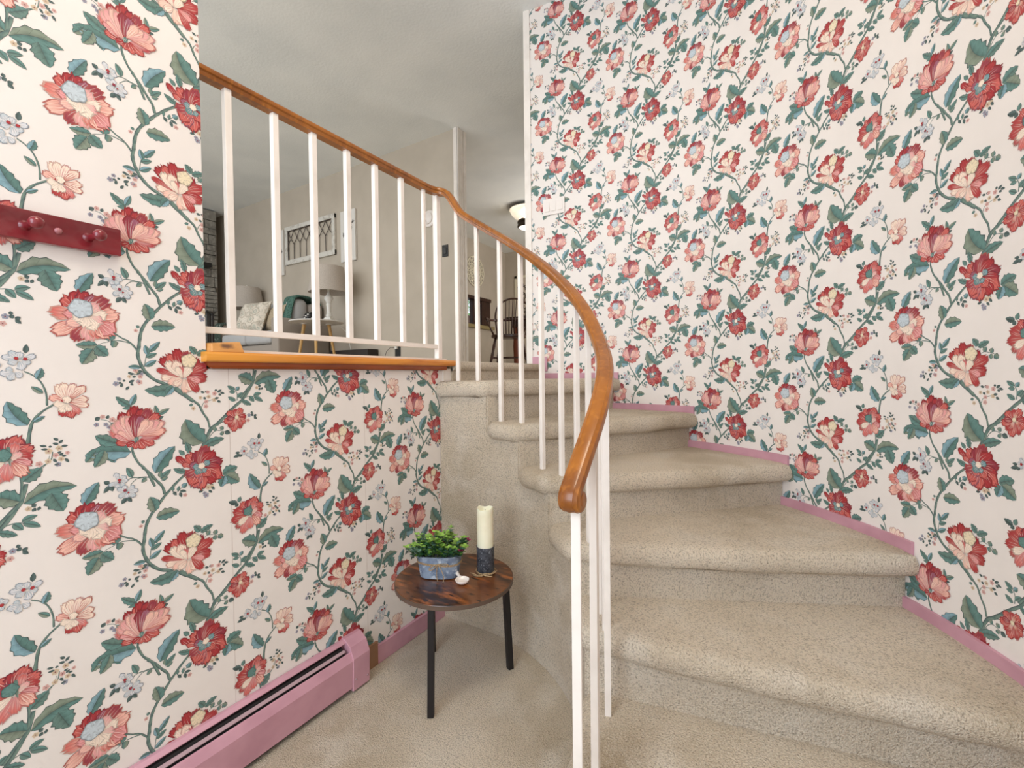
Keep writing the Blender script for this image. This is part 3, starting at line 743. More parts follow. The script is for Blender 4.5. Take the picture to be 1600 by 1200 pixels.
def join_solid(o, mb, m):
    """add the wall's own thickness behind the paper as part of the same mesh"""
    me = o.data; bm = bmesh.new(); bm.from_mesh(me); me.materials.append(m); idx = len(me.materials) - 1
    vs = [bm.verts.new(v) for v in mb.V]
    cl = bm.loops.layers.float_color.get('print')
    for f in mb.F:
        fc = bm.faces.new([vs[i] for i in f]); fc.material_index = idx
    bm.to_mesh(me); bm.free(); return o
XL = -1.458
SLA, ZLA = .3943, 1.3712
back = MB(); back.box(XL - .10, XL - .001, -1.7, .664, 0, CZ); back.box(XL - .10, XL - .001, .664, 1.735, 0, 1.2265)
wl = wallpaper('wall_left', [(-.7, .664, 0, CZ), (.664, 1.735, 0, 1.2265)], lambda s, z, h: np.stack([XL + h, s, z], -1), SLA, ZLA, [(-1.7, -.7, 0, CZ)], [SLA + .33 + PP * k for k in range(-4, 3)])
join_solid(wl, back, PLASTER); struct(wl, 'white wallpaper wall with climbing red peonies beside the coat pegs')
# curved wall: arc length grows as the angle falls
KA = 15.83 / PP
A_END = 98.75
def fcurve(s, z, h):
    a = A_END - s * KA; c = np.maximum(a, 0)
    x = CX + (RW - h) * np.cos(np.radians(c)); y = CY + (RW - h) * np.sin(np.radians(c)) + np.minimum(a, 0) * PI / 180 * RW
    return np.stack([x, y, z], -1)
s_at = lambda a: (A_END - a) / KA
back = MB(); P = arc(RW + .001, A_END, 0, 60) + [(CX + RW + .001, -1.7), (CX + RW + .12, -1.7)] + arc(RW + .12, 0, A_END, 60)
V = []; n = len(P) // 2
for (x, y) in P: V += [(x, y, 0), (x, y, CZ)]
m_ = len(P); F = []
for i in range(n - 1):
    j0, j1 = m_ - 1 - i, m_ - 2 - i
    F += [(2 * i, 2 * i + 1, 2 * i + 3, 2 * i + 2), (2 * j0, 2 * j1, 2 * j1 + 1, 2 * j0 + 1), (2 * i + 1, 2 * j0 + 1, 2 * j1 + 1, 2 * i + 3)]
F += [(0, 2 * (m_ - 1), 2 * (m_ - 1) + 1, 1)]
back.add(V, F)
cuts = [A_END] + [a + .4 for a in AOUT[::-1]] + [-81.3]
regs = [(s_at(cuts[i]), s_at(cuts[i + 1]), max(0, ([*TZ[::-1], 0][i]) - .12), CZ) for i in range(6)] + [(s_at(cuts[6]), s_at(-14), 0, CZ)]
wr = wallpaper('wall_right', regs, fcurve, s_at(32.55), 1.8824, [(s_at(-14), s_at(-81.3), 0, CZ)])
join_solid(wr, back, PLASTER); struct(wr, 'curved cream wallpaper wall with peonies following the staircase')
# ------------------------------------------------------------------ room shell
def prism_struct(name, P, z0, z1, m, label=None):
    b = MB(); b.prism(P, z0, z1); return struct(b.build(name, m), label)
struct(MB().box(XL - .1, CX + RW + .12, -1.7, 2.9, -.06, 0).build('floor', CARPET), 'beige carpet of the entry floor')
# upper floor: living room, landing and dining area
b = MB()
b.prism([(-7.7, -1.7), (-1.56, -1.7), (-1.56, 1.79), (-1.45, 1.79), (-1.45, 2.775), (-1.45, 8.0), (-5.0, 8.0), (-7.7, 8.0)], LZ - .06, LZ)
b.tube([(-1.449, 1.795, LZ - .026), (-1.449, 2.765, LZ - .026)], .026, 16)
b.box(-1.50, -1.443, 1.795, 2.765, 1.165, LZ - .03)
struct(b.build('floor', CARPET, smooth=True, auto=35), 'carpet of the upper landing and rooms')
struct(MB().box(-7.8, .8, -1.7, 8.1, CZ, CZ + .08).build('ceiling', CEIL), 'plain pale ceiling')
struct(MB().box(-7.7, -2.87, 3.652, 3.77, LZ, CZ).build('wall_back', PLASTER), 'beige living room wall')
struct(MB().box(-7.8, -7.6, -1.7, 3.77, LZ, CZ).build('wall_living_side', PLASTER))
# dining side: wall with a pass-through opening
b = MB(); X0, X1 = -5.03, -4.91; y0, y1, z0, z1 = 6.2, 7.30, 2.15, 2.66
b.box(X0, X1, 3.77, y0, LZ, CZ); b.box(X0, X1, y1, 8.0, LZ, CZ); b.box(X0, X1, y0, y1, LZ, z0); b.box(X0, X1, y0, y1, z1, CZ)
struct(b.build('wall_dining_side', PLASTER))
struct(MB().box(-4.91, -1.45, 7.87, 8.0, LZ, CZ).build('wall_dining_back', PLASTER))
struct(MB().box(-1.45, -1.33, 2.86, 8.0, LZ, CZ).build('wall_hall', PLASTER))
BROWN = mat('dark_brown_wood', (64, 38, 28), .4, noise=[(20, (44, 24, 18), .4, .7, 3)], stretch=(1, 1, .2))
OLIVE = mat('olive_sill_wood', (150, 134, 92), .5)
b = MB(); b.box(-5.06, -4.88, y0 - .03, y0 + .02, z0, z1); b.box(-5.06, -4.88, y0, y1, z1 - .04, z1 + .02); b.box(-5.04, -4.95, 6.80, 6.86, z0, z1)
b.box(-5.04, -4.9, 7.0, 7.29, z0, z1)
w1 = struct(b.build('window_1', BROWN), 'dark brown interior window above a wood sill')
MB().box(-5.10, -4.84, y0 - .05, y1 + .05, z0 - .06, z0).build('window_sill', OLIVE, w1)
GLASS = mat('window_glass', (255, 255, 255), .02, trans=1)
MB().box(-5.0, -4.995, y0 + .02, 7.0, z0, z1 - .04).build('window_pane', GLASS, w1)
# trims
b = MB()
for (xa, xb, ya, yb) in ((-2.875, -2.826, 3.638, 3.775), (-2.83, -2.818, 3.638, 3.662), (-2.83, -2.820, 3.672, 3.690), (-2.83, -2.820, 3.702, 3.720), (-2.83, -2.817, 3.745, 3.775)): b.box(xa, xb, ya, yb, LZ, CZ)
struct(b.build('trim_1', WHITE), 'white fluted casing at the living room wall end')
b = MB(); P = [cir(RW - .006, 98.7), cir(RW - .006, 100.1), cir(RW + .12, 100.1), cir(RW + .12, 98.7)]; b.prism(P, 1.2, CZ)
struct(b.build('trim_2', WHITE), 'white corner strip ending the curved wallpaper wall')
struct(MB().box(XL - .11, XL + .006, 1.735, 1.795, 0, 1.2345).build('trim_3', WHITE), 'white strip at the end of the low wall under the sill')
struct(MB().box(-1.56, -1.475, .665, 1.79, LZ - .03, LZ + .012).build('trim_4', WHITE), 'white strip behind the wooden sill')
# pink baseboards
b = MB(); b.box(XL, XL + .014, 1.283, 1.716, 0, .078)
struct(b.build('baseboard_left', PINK, bevel=.003), 'pink baseboard between the heater and the stairs')
DB = mat('bare_brown_wood', (150, 112, 84), .6)
struct(MB().box(XL, XL + .012, 1.14, 1.283, 0, .095).build('baseboard_left', DB), 'bare brown baseboard gap at the heater end')
b = MB()
NOSEDEG = [0, 16.2, 31.4, 47.9, 64.2, 79.6]
def arcstrip(b, a0, a1, z0, z1, th=.012):
    n = max(2, int(abs(a1 - a0) / 1.5)); V = []; F = []
    for i in range(n + 1):
        a = a0 + (a1 - a0) * i / n
        for rr, z in ((RW - .0005, z0), (RW - th, z0), (RW - th, z1), (RW - .0005, z1)): x, y = cir(rr, a); V.append((x, y, z))
    for i in range(n):
        for k in range(4): F.append((i * 4 + k, i * 4 + (k + 1) % 4, i * 4 + 4 + (k + 1) % 4, i * 4 + 4 + k))
    F += [(0, 1, 2, 3), (n * 4 + 3, n * 4 + 2, n * 4 + 1, n * 4)]
    b.add(V, F)
for k in range(6):
    nxt = AOUT[k + 1] if k < 5 else 95.6
    arcstrip(b, NOSEDEG[k], nxt + .3, TZ[k] - .05, TZ[k] + .036)
arcstrip(b, 95.4, 98.7, LZ - .05, LZ + .05)
struct(b.build('baseboard_right', PINK), 'pink baseboard stepping up the curved wall with the stairs')
# ------------------------------------------------------------------ carpeted stairs
stairs = thing('carpeted_staircase', 'curved staircase fully wrapped in worn beige carpet', 'staircase', (CX, CY, 0))
def line_pt(pin, pout, r):  # point on riser line at radius r
    lo, hi = -.5, 1.5; a = Vector(pin); d = Vector(pout) - a; c = Vector((CX, CY))
    for _ in range(40):
        m = (lo + hi) / 2
        if (a + d * m - c).length < r: lo = m
        else: hi = m
    return tuple(a + d * lo)
def angof(p): return math.degrees(math.atan2(p[1] - CY, p[0] - CX))
def riser_line(k, shift=0, shin=None):
    shin = shift if shin is None else shin
    if k < 6:
        a = Vector(cir(RIN, AIN[k])); o = Vector(cir(RW, AOUT[k])); d = (o - a).normalized(); n = Vector((d.y, -d.x))  # towards the viewer/down the stairs
        return a + n * shin, o + n * shift
    return Vector((-1.446, 1.70)), Vector((-1.446, 2.78))
def inner_path(r, a0, a1):
    """inner edge from angle a0 to a1, straight onto the left wall past 90 degrees"""
    if a1 <= 90: return arc(r, a0, a1, max(2, int(abs(a1 - a0) / 2)))
    top = CY + r
    if a0 >= 87: return [cir(r, min(a0, 90)), (CX - .10, top), (XL + .002, top)]
    return arc(r, a0, 88, max(2, int((88 - a0) / 2))) + [(CX - .10, top), (XL + .002, top)]
def tread_mesh(k):
    oh = .05; rn = .034; th = .078
    rin = RIN - .03
    a, o = riser_line(k, oh, .014); pin = line_pt(a, o, rin); pout = line_pt(a, o, RW - .004)
    P = []; Wt = []
    d = (Vector(pin) - Vector(pout)).normalized()
    m = 10
    for i in range(m + 1):            # front edge, outer to inner
        t = i / m; p = Vector(pout) + (Vector(pin) - Vector(pout)) * t
        bow = .012 * math.sin(PI * t); n = Vector((-d.y, d.x)); p = p + n * bow
        if t > .95: continue
        P.append((p.x, p.y)); Wt.append(1)
    # rounded inner corner, then the lip along the inner side
    pi_ = Vector(pin); a_in = angof(pin); a_end = 94 if k == 5 else AIN[k + 1] + .5
    ip = inner_path(rin, a_in + 4.5, a_end)
    c0 = Vector(P[-1]); P.pop(); Wt.pop(); c0 = pi_ + d * -.05; c2 = Vector(ip[0])
    for i in range(8):
        t = i / 7; p = c0 * (1 - t) ** 2 + pi_ * 2 * t * (1 - t) + c2 * t * t; P.append((p.x, p.y)); Wt.append(1)
    for i, p in enumerate(ip[1:]):
        if k < 5:
            an = angof(p); f = max(0, min(1, (an - (a_end - 4)) / 4)); p = cir(rin + .034 * f * f, an)
        P.append(p); Wt.append(1)
    nin = len(P)
    if k == 5:
        P.append((-1.45, 2.772)); Wt.append(0)
        aend = angof((-1.45, 2.772))
    else:
        a2, o2 = riser_line(k + 1, -.05); q0 = line_pt(a2, o2, RIN + .03); P[-1] = P[-1]; P.append(q0); Wt.append(0); q1 = line_pt(a2, o2, RW - .004); aend = angof(q1)
    as_ = angof(pout)
    for i in range(13):
        t = i / 12; ang = aend + (as_ - aend) * t
        if i == 12: continue
        P.append(cir(RW - .004, ang)); Wt.append(0)
    # offset normals
    n = len(P); ar = sum(P[i][0] * P[(i + 1) % n][1] - P[(i + 1) % n][0] * P[i][1] for i in range(n)); sg = 1 if ar > 0 else -1
    N = []
    for i in range(n):
        e = Vector(P[(i + 1) % n]) - Vector(P[i - 1]); e = e.normalized(); N.append(Vector((-e.y, e.x)) * sg)
    rings = [(.022, th), (.008, th - .008), (0, th - .022), (0, rn * .9), (rn * .3, rn * .3), (rn * .62, rn * .1), (rn * 1.3, 0)]
    V = []; F = []
    for off, dz in rings:
        for i in range(n):
            w = Wt[i]; p = Vector(P[i]) + N[i] * off * w; wob = .0025 * math.sin(i * 2.1 + k) + .002 * math.sin(i * .7 + off * 90)
            V.append((p.x, p.y, TZ[k] - dz + (wob if off < rn and dz > .01 else 0)))
    for r in range(len(rings) - 1):
        for i in range(n): F.append((r * n + i, r * n + (i + 1) % n, (r + 1) * n + (i + 1) % n, (r + 1) * n + i))
    F += [tuple(range(n)), tuple(range((len(rings) - 1) * n, len(rings) * n))]
    return MB().add(V, F)
for k in range(6):
    tread_mesh(k).build('tread', CARPET, stairs, smooth=True, auto=50)
    zt = TZ[k] - .06
    a, o = riser_line(k); p0 = line_pt(a, o, RIN); p1 = line_pt(a, o, RW - .003)
    if k < 5:
        a2, o2 = riser_line(k + 1, .002); q0 = line_pt(a2, o2, RIN); q1 = line_pt(a2, o2, RW - .003)
        P = [p0] + inner_path(RIN, angof(p0), angof(q0))[1:-1] + [q0, q1] + arc(RW - .003, angof(q1), angof(p1), 10)[1:]
    else:
        P = [p0] + inner_path(RIN, angof(p0), 94)[1:] + [(-1.455, 2.76)] + arc(RW - .003, angof((-1.455, 2.772)), angof(p1), 10)
    MB().prism(P, 0.001, zt + .02).build('riser', CARPET, stairs)
# carpeted inner side, one stepped skin
V = []; F = []
pts = inner_path(RIN - .006, AIN[0] + .4, 94); 
def lev(p):
    a = angof(p)
    if p[0] < CX: return TZ[5]
    z = TZ[0]
    for k in range(6):
        if a > AIN[k] - .5: z = TZ[k]
    return z
segs = []
for k in range(6):
    a0 = AIN[k] + .4; a1 = AIN[k + 1] + .4 if k < 5 else 94
    ip = inner_path(RIN - .006, a0, a1) if k == 5 else arc(RIN - .006, a0, a1, 6)
    op = inner_path(RIN, a0, a1) if k == 5 else arc(RIN, a0, a1, 6)
    n = len(ip); zt = TZ[k] - .05; b0 = len(V)
    for i in range(n): V += [(*ip[i], .001), (*ip[i], zt), (*op[i], zt), (*op[i], .001)]
    for i in range(n - 1):
        q = b0 + i * 4
        for j in range(4): F.append((q + j, q + (j + 1) % 4, q + 4 + (j + 1) % 4, q + 4 + j))
    F += [(b0, b0 + 1, b0 + 2, b0 + 3), (b0 + 4 * n - 1, b0 + 4 * n - 2, b0 + 4 * n - 3, b0 + 4 * n - 4)]
MB().add(V, F).build('stringer', CARPET, stairs, smooth=True, auto=40)
# ------------------------------------------------------------------ balustrade
bal = thing('stair_balustrade', 'white spindles under a curving varnished orange wood handrail with a scrolled end', 'railing', (-1.0, 1.6, 0))
RB = .842
RZ = [(-8, .900), (-5.4, .936), (-3, .978), (.6, 1.033), (5.4, 1.083), (9.9, 1.135), (20, 1.214), (31.7, 1.298), (39.6, 1.386), (47.7, 1.477), (56.3, 1.568), (65.5, 1.664), (72.5, 1.736), (81.8, 1.828), (90.7, 1.910), (95.6, 1.960), (98.8, 1.992), (100.8, 2.030), (102.2, 2.072), (103.6, 2.105), (105, 2.117), (107, 2.12)]
def rz(a):
    for (a0, z0), (a1, z1) in zip(RZ, RZ[1:]):
        if a <= a1: return z0 + (z1 - z0) * (a - a0) / (a1 - a0)
    return RZ[-1][1]
path = []
GX = -1.49
for y in (.667, 1.0, 1.35, 1.60, 1.685): path.append((GX, y, 2.117))
path += [(GX + .004, 1.725, 2.118), (GX + .020, 1.748, 2.118)]
a = 104.6
while a > -5.6:
    x, y = cir(RB, a); path.append((x, y, rz(a))); a -= (1.1 if a > 95 else 3.0)
path = [Vector(p) for p in path]
# relax a little
for _ in range(2):
    q = path[:]
    for i in range(5, len(path) - 1): q[i] = path[i] * .5 + (path[i - 1] + path[i + 1]) * .25
    path = q
def sweep(b, pts, prof, scl=None, ups=None):
    n = len(prof); V = []; F = []
    for i, p in enumerate(pts):
        d = (pts[min(i + 1, len(pts) - 1)] - pts[max(i - 1, 0)]).normalized()
        s = Vector((0, 0, 1)); lat = d.cross(s).normalized() if ups is None or ups[i] is None else ups[i]
        up = lat.cross(d).normalized(); sc = scl[i] if scl else (1, 1)
        for (u, v) in prof: V.append(p + lat * u * sc[0] + up * v * sc[1])
    for i in range(len(pts) - 1):
        for k in range(n): F.append((i * n + k, i * n + (k + 1) % n, (i + 1) * n + (k + 1) % n, (i + 1) * n + k))
    F += [tuple(range(n - 1, -1, -1)), tuple((len(pts) - 1) * n + k for k in range(n))]
    return b.add(V, F)
# handrail section: broad rounded cap, thin groove, narrower foot
RWS = .9
prof = [(-.018, -.018), (.018, -.018), (.021, -.010), (.021, -.006), (.0265, -.003), (.027, .004), (.024, .011), (.016, .015), (.014, .0138), (.0, .0165), (-.014, .0138), (-.016, .015), (-.024, .011), (-.027, .004), (-.0265, -.003), (-.021, -.006), (-.021, -.010)]
prof = [(u * RWS, v) for u, v in prof]
b = MB()
# scroll at the lower end
d = (path[-1] - path[-2]).normalized(); lat = d.cross(Vector((0, 0, 1))).normalized(); up0 = lat.cross(d).normalized()
rs = .019; cen = path[-1] - up0 * rs + d * .012
pts2 = list(path) + [path[-1] + d * .006]; scl = [(1, 1)] * len(pts2); ups = [None] * len(pts2)
for i in range(1, 33):
    th = i / 32 * 2 * PI * 1.30; rr = rs * (1 - .62 * i / 32)
    pts2.append(cen + up0 * rr * math.cos(th) + d * rr * math.sin(th)); scl.append((1, 1 - .62 * i / 32)); ups.append(lat)
sweep(b, [Vector(p) for p in pts2], prof, scl, ups)
T = Matrix(((lat.x, up0.x, d.x, cen.x), (lat.y, up0.y, d.y, cen.y), (lat.z, up0.z, d.z, cen.z), (0, 0, 0, 1)))
RZ90 = Matrix.Rotation(PI / 2, 4, 'Y')
b.lathe([(.004, -.025), (.012, -.025), (.014, -.0235), (.014, .0235), (.012, .025), (.004, .025)], (0, 0, 0), 20, T @ RZ90)
b.build('handrail', RAILW, bal, smooth=True, auto=38)
def square_bar(name, x, y, z0, z1, w, ang, tilt_top=None):
    c, s = math.cos(ang), math.sin(ang); T = Matrix(((c, -s, 0, x), (s, c, 0, y), (0, 0, 1, 0), (0, 0, 0, 1)))
    b = MB(); b.box(-w / 2, w / 2, -w / 2, w / 2, z0, z1, T); return b.build(name, WHITE, bal, bevel=.0018)
for a, k in ((100.6, 5), (93.0, 5), (84.0, 4), (75.4, 4), (66.3, 3), (57.0, 3), (48.6, 2), (41.2, 2), (32.6, 1), (26.5, 1), (19.8, 0), (4.2, 0)):
    x, y = cir(RB, a); square_bar('baluster', x, y, TZ[k] - .004, rz(a) - .012, .0185, R(a))
x, y = cir(RB, -3.1); square_bar('newel_post', x, y, 0.0, rz(-3.1) - .012, .0205, R(-4 + 22))
for y in (.754, .907, 1.054, 1.205, 1.348, 1.50, 1.648): square_bar('baluster', GX, y, 1.352, 2.103, .021 if y < 1.6 else .016, 0)
square_bar('newel_post', GX, 1.744, LZ + .005, 2.104, .028, 0)
MB().box(GX - .012, GX + .010, .666, 1.732, 1.336, 1.355).build('lower_rail', WHITE, bal)
# ------------------------------------------------------------------ wooden sill over the low wall
sill = thing('wooden_sill', 'golden varnished wood sill capping the low wallpaper wall under the white spindles', 'sill', (XL, 1.2, 1.235))
b = MB(); n = 8; prf = [(-1.475, 1.2475), (-1.428, 1.2475), (-1.4235, 1.2515), (-1.422, 1.260), (-1.4235, 1.2695), (-1.430, 1.2765), (-1.475, 1.2765)]
V = [(x, y, z) for y in (.650, 1.822) for x, z in prf]; m = len(prf)
F = [(i, (i + 1) % m, m + (i + 1) % m, m + i) for i in range(m)] + [tuple(range(m)), tuple(range(m, 2 * m))]
b.add(V, F)
b.build('sill_board', SILLW, sill, smooth=True, auto=30)
b = MB(); prf = [(-1.457, 1.2275), (-1.438, 1.2275), (-1.433, 1.236), (-1.432, 1.247), (-1.457, 1.247)]
V = [(x, (.674 if z < 1.23 else .655) if y < 1 else y, z) for y in (.66, 1.742) for x, z in prf]; m = len(prf)
b.add(V, [(i, (i + 1) % m, m + (i + 1) % m, m + i) for i in range(m)] + [tuple(range(m)), tuple(range(m, 2 * m))])
b.build('molding', SILLD, sill)
b = MB(); b.add([(-1.432, .668, 1.276), (-1.432, .762, 1.276), (-1.470, .768, 1.276), (-1.470, .665, 1.276), (-1.437, .670, 1.302), (-1.437, .752, 1.310), (-1.470, .752, 1.312), (-1.470, .667, 1.304)],
    [(0, 1, 2, 3), (4, 5, 6, 7), (0, 1, 5, 4), (1, 2, 6, 5), (2, 3, 7, 6), (3, 0, 4, 7)])
tag(b.build('end_block', KNOT, sill, bevel=.003), 'pale block with a dark knot')
# ------------------------------------------------------------------ baseboard heater
htr = thing('baseboard_heater', 'pink painted baseboard heater with a long dark slot under the wallpaper', 'heater', (XL, .6, 0))
DKSLOT = mat('slot_shade', (26, 22, 24), .7)
def extr(prf, y0, y1):
    m = len(prf); V = [(x, y, z) for y in (y0, y1) for x, z in prf]
    return MB().add(V, [(i, (i + 1) % m, m + (i + 1) % m, m + i) for i in range(m)] + [tuple(range(m)), tuple(range(m, 2 * m))])
X = XL
extr([(X, .012), (X + .002, .19), (X + .014, .19), (X + .026, .181), (X + .024, .177), (X + .010, .182), (X + .004, .012)], -1.2, 1.118).build('back_panel', PINK, htr, bevel=.001)
extr([(X + .047, .152), (X + .053, .151), (X + .067, .124), (X + .062, .020), (X + .056, .020), (X + .060, .120), (X + .049, .142)], -1.2, 1.118).build('front_panel', PINK, htr, bevel=.001)
extr([(X + .002, .012), (X + .003, .170), (X + .0225, .168), (X + .050, .118), (X + .054, .012)], -1.2, 1.10).build('shaded_element_block', DKSLOT, htr)  # solid block for the element; near-black colour paints in the slot's shade
extr([(X + .031, .163), (X + .0305, .160), (X + .041, .1555), (X + .042, .158)], -1.2, 1.10).build('damper', mat('grey_damper', (178, 150, 156), .5), htr)
endcap = extr([(X + .0005, .006), (X + .0005, .1945), (X + .018, .1945), (X + .052, .171), (X + .071, .130), (X + .067, .008)], 1.112, 1.190); endcap = endcap.build('end_cap', PINK, htr, bevel=.002)
for y, z in ((1.125, .05), (1.18, .035)): MB().lathe([(.0005, 0), (.004, 0), (.003, .0015), (.0005, .002)], (0, 0, 0), 10, Matrix.Translation((X + .0685, y, z)) @ Matrix.Rotation(PI / 2, 4, 'Y')).build('screw', mat('screw_steel', (160, 140, 144), .3, metal=.9), endcap)
# ------------------------------------------------------------------ peg rail on the left wall
peg = thing('coat_peg_rail', 'dark red lacquered coat rail with knob pegs on the wallpaper', 'coat rack', (XL, 0, 1.54))
MB().box(XL + .0025, XL + .021, -.32, .4655, 1.5105, 1.5775).build('board', DARKRED, peg, bevel=.002); pboard = peg.children[0]
for y in (.403, .297, .191, .085, -.02, -.126):
    T = Matrix.Translation((XL + .0205, y, 1.541)) @ Matrix.Rotation(R(8), 4, 'Z') @ Matrix.Rotation(PI / 2, 4, 'Y')
    b = MB(); b.lathe([(.0115, 0), (.0075, .004), (.0068, .014), (.0065, .030), (.0075, .038), (.0125, .044), (.0135, .050), (.0115, .057), (.006, .061), (.0005, .062)], (0, 0, 0), 20, T)
    b.build('peg', DARKRED, peg, smooth=True, auto=60)
for y in (.35, .03): MB().lathe([(.0072, 0), (.0065, .004), (.003, .006), (.0005, .0062)], (0, 0, 0), 14, Matrix.Translation((XL + .021, y, 1.5435)) @ Matrix.Rotation(PI / 2, 4, 'Y')).build('screw_cap', mat('pinkish_cap', (176, 110, 116), .3, coat=.5), pboard, smooth=True, auto=60)
# ------------------------------------------------------------------ side table
TX, TY, TH = -1.117, 1.386, .402
tbl = thing('side_table', 'small round rustic wood side table with black metal legs', 'table', (TX, TY, 0))
RUST = mat('rustic_dark_wood', (112, 66, 34), .34, coat=.3, noise=[(4, (46, 26, 18), .42, .60, 6), (8, (156, 90, 40), .54, .70, 5), (18, (30, 18, 14), .6, .68, 4)], stretch=(1, 3.2, 1))
RIM = mat('grey_rim_band', (92, 74, 62), .5)
b = MB(); b.lathe([(.001, TH - .017), (.228, TH - .017), (.231, TH - .014), (.231, TH - .003), (.229, TH), (.001, TH)], (TX, TY, 0), 72)
for i in range(6): pass
tabletop = b.build('tabletop', RUST, tbl, smooth=True, auto=40)
b = MB(); b.lathe([(.2312, TH - .0165), (.2322, TH - .0165), (.2322, TH - .002), (.2312, TH - .002)], (TX, TY, 0), 72); b.build('edge_band', RIM, tabletop, smooth=True, auto=40)
for fx, fy in ((-1.062, 1.174), (-.956, 1.535), (-1.303, 1.456)):
    d = Vector((fx - TX, fy - TY)); e = d.normalized(); w = .0115
    t0 = Vector((TX, TY)) + e * .203; ang = math.atan2(e.y, e.x) + R(18)
    V = []
    for (c0, z) in (((fx, fy), 0.002), ((t0.x, t0.y), TH - .0175)):
        for sx, sy in ((-1, -1), (1, -1), (1, 1), (-1, 1)):
            V.append((c0[0] + (sx * math.cos(ang) - sy * math.sin(ang)) * w, c0[1] + (sx * math.sin(ang) + sy * math.cos(ang)) * w, z))
    MB().add(V, [(0, 1, 2, 3), (4, 5, 6, 7), (0, 1, 5, 4), (1, 2, 6, 5), (2, 3, 7, 6), (3, 0, 4, 7)]).build('leg', BLACKM, tbl, bevel=.0015)
# ------------------------------------------------------------------ planter with greenery
GALV = mat('galvanised_metal', (150, 166, 186), .5, metal=.25, noise=[(26, (116, 132, 156), .42, .62, 5), (60, (196, 206, 216), .55, .7, 3)], bump=(90, .3, .003))
PX, PY = -1.176, 1.365; PA = R(27)
pl = thing('planter', 'oval ribbed galvanised planter tied with twine and filled with green leaves', 'planter', (PX, PY, TH))
def oval(hl, hw, z, n=56, ribs=0, amp=0):
    o = []
    for i in range(n):
        a = 2 * PI * i / n; c, s = math.cos(a), math.sin(a)
        x = hl * abs(c) ** .62 * (1 if c > 0 else -1); y = hw * abs(s) ** .85 * (1 if s > 0 else -1)
        k = 1 + (amp if i % 2 else -amp)
        o.append((PX + (x * math.cos(PA) - y * math.sin(PA)) * k + 0, PY + (x * math.sin(PA) + y * math.cos(PA)) * k, z))
    return o
b = MB(); rings = [oval(.070, .040, TH + .0015, 112), oval(.076, .045, TH + .004, 112)]
for i in range(9): rings.append(oval(.0775 + .010 * i / 8, .0455 + .006 * i / 8, TH + .010 + .072 * i / 8, 112, amp=.006))
rings += [oval(.089, .0525, TH + .086, 112), oval(.090, .0535, TH + .090, 112), oval(.087, .0505, TH + .091, 112), oval(.084, .048, TH + .074, 112), oval(.01, .006, TH + .070, 112)]
n = 112; V = [p for r in rings for p in r]; F = []
for r in range(len(rings) - 1):
    for i in range(n): F.append((r * n + i, r * n + (i + 1) % n, (r + 1) * n + (i + 1) % n, (r + 1) * n + i))
F += [tuple(range(n)), tuple(range((len(rings) - 1) * n, len(rings) * n))]
tub = b.add(V, F).build('tub', GALV, pl, smooth=True, auto=35)
TWINE = mat('jute_twine', (186, 160, 124), .9, noise=[(300, (140, 112, 78), .4, .6, 2)])
b = MB()
for dz, sh in ((.064, 0), (.060, .002)):
    o = oval(.0885 + sh * .2, .053 + sh * .2, TH + dz, 56); b.tube([(x, y, z + .004 * math.sin(i * .23)) for i, (x, y, z) in enumerate(o)] + [o[0]], .0016, 6)
fr = Vector((math.sin(PA), -math.cos(PA), 0)); rt = Vector((math.cos(PA), math.sin(PA), 0)); kn = Vector((PX, PY, TH + .066)) + fr * .055 + rt * .006
def q3(p0, p1, p2, p3, n=14): return [p0 * (1 - t) ** 3 + p1 * 3 * t * (1 - t) ** 2 + p2 * 3 * t * t * (1 - t) + p3 * t ** 3 for t in [i / n for i in range(n + 1)]]
Z3 = Vector((0, 0, 1))
b.tube(q3(kn, kn + rt * -.035 + Z3 * -.045 + fr * .004, kn + rt * -.055 + Z3 * -.010 + fr * .006, kn), .0017, 6)
b.tube(q3(kn, kn + rt * .040 + Z3 * -.022 + fr * .006, kn + rt * .070 + Z3 * .014 + fr * .002, kn), .0017, 6)
b.tube(q3(kn, kn + rt * -.008 + Z3 * -.03 + fr * .002, kn + rt * -.006 + Z3 * -.05 + fr * .0, kn + rt * .000 + Z3 * -.064 + fr * .003), .0016, 6)
b.tube(q3(kn, kn + rt * .018 + Z3 * -.02 + fr * .004, kn + rt * .030 + Z3 * -.05 + fr * .006, kn + rt * .022 + Z3 * -.0645 + fr * .012), .0016, 6)
b.ball(kn, .0032, 6)
b.build('twine_bow', TWINE, tub, smooth=True)
rnd = random.Random(11)
LEAF1 = mat('bright_green_leaf', (152, 190, 84), .45, noise=[(40, (116, 160, 66), .4, .6, 2)]); LEAF2 = mat('deep_green_leaf', (66, 116, 66), .5, noise=[(40, (44, 88, 56), .4, .6, 2)]); LEAF3 = mat('grey_green_leaf', (96, 134, 116), .5); BUD = mat('magenta_sprig', (150, 40, 84), .5); STEMG = mat('sprig_stem', (84, 96, 50), .7)
fb = MB(); sb = MB()
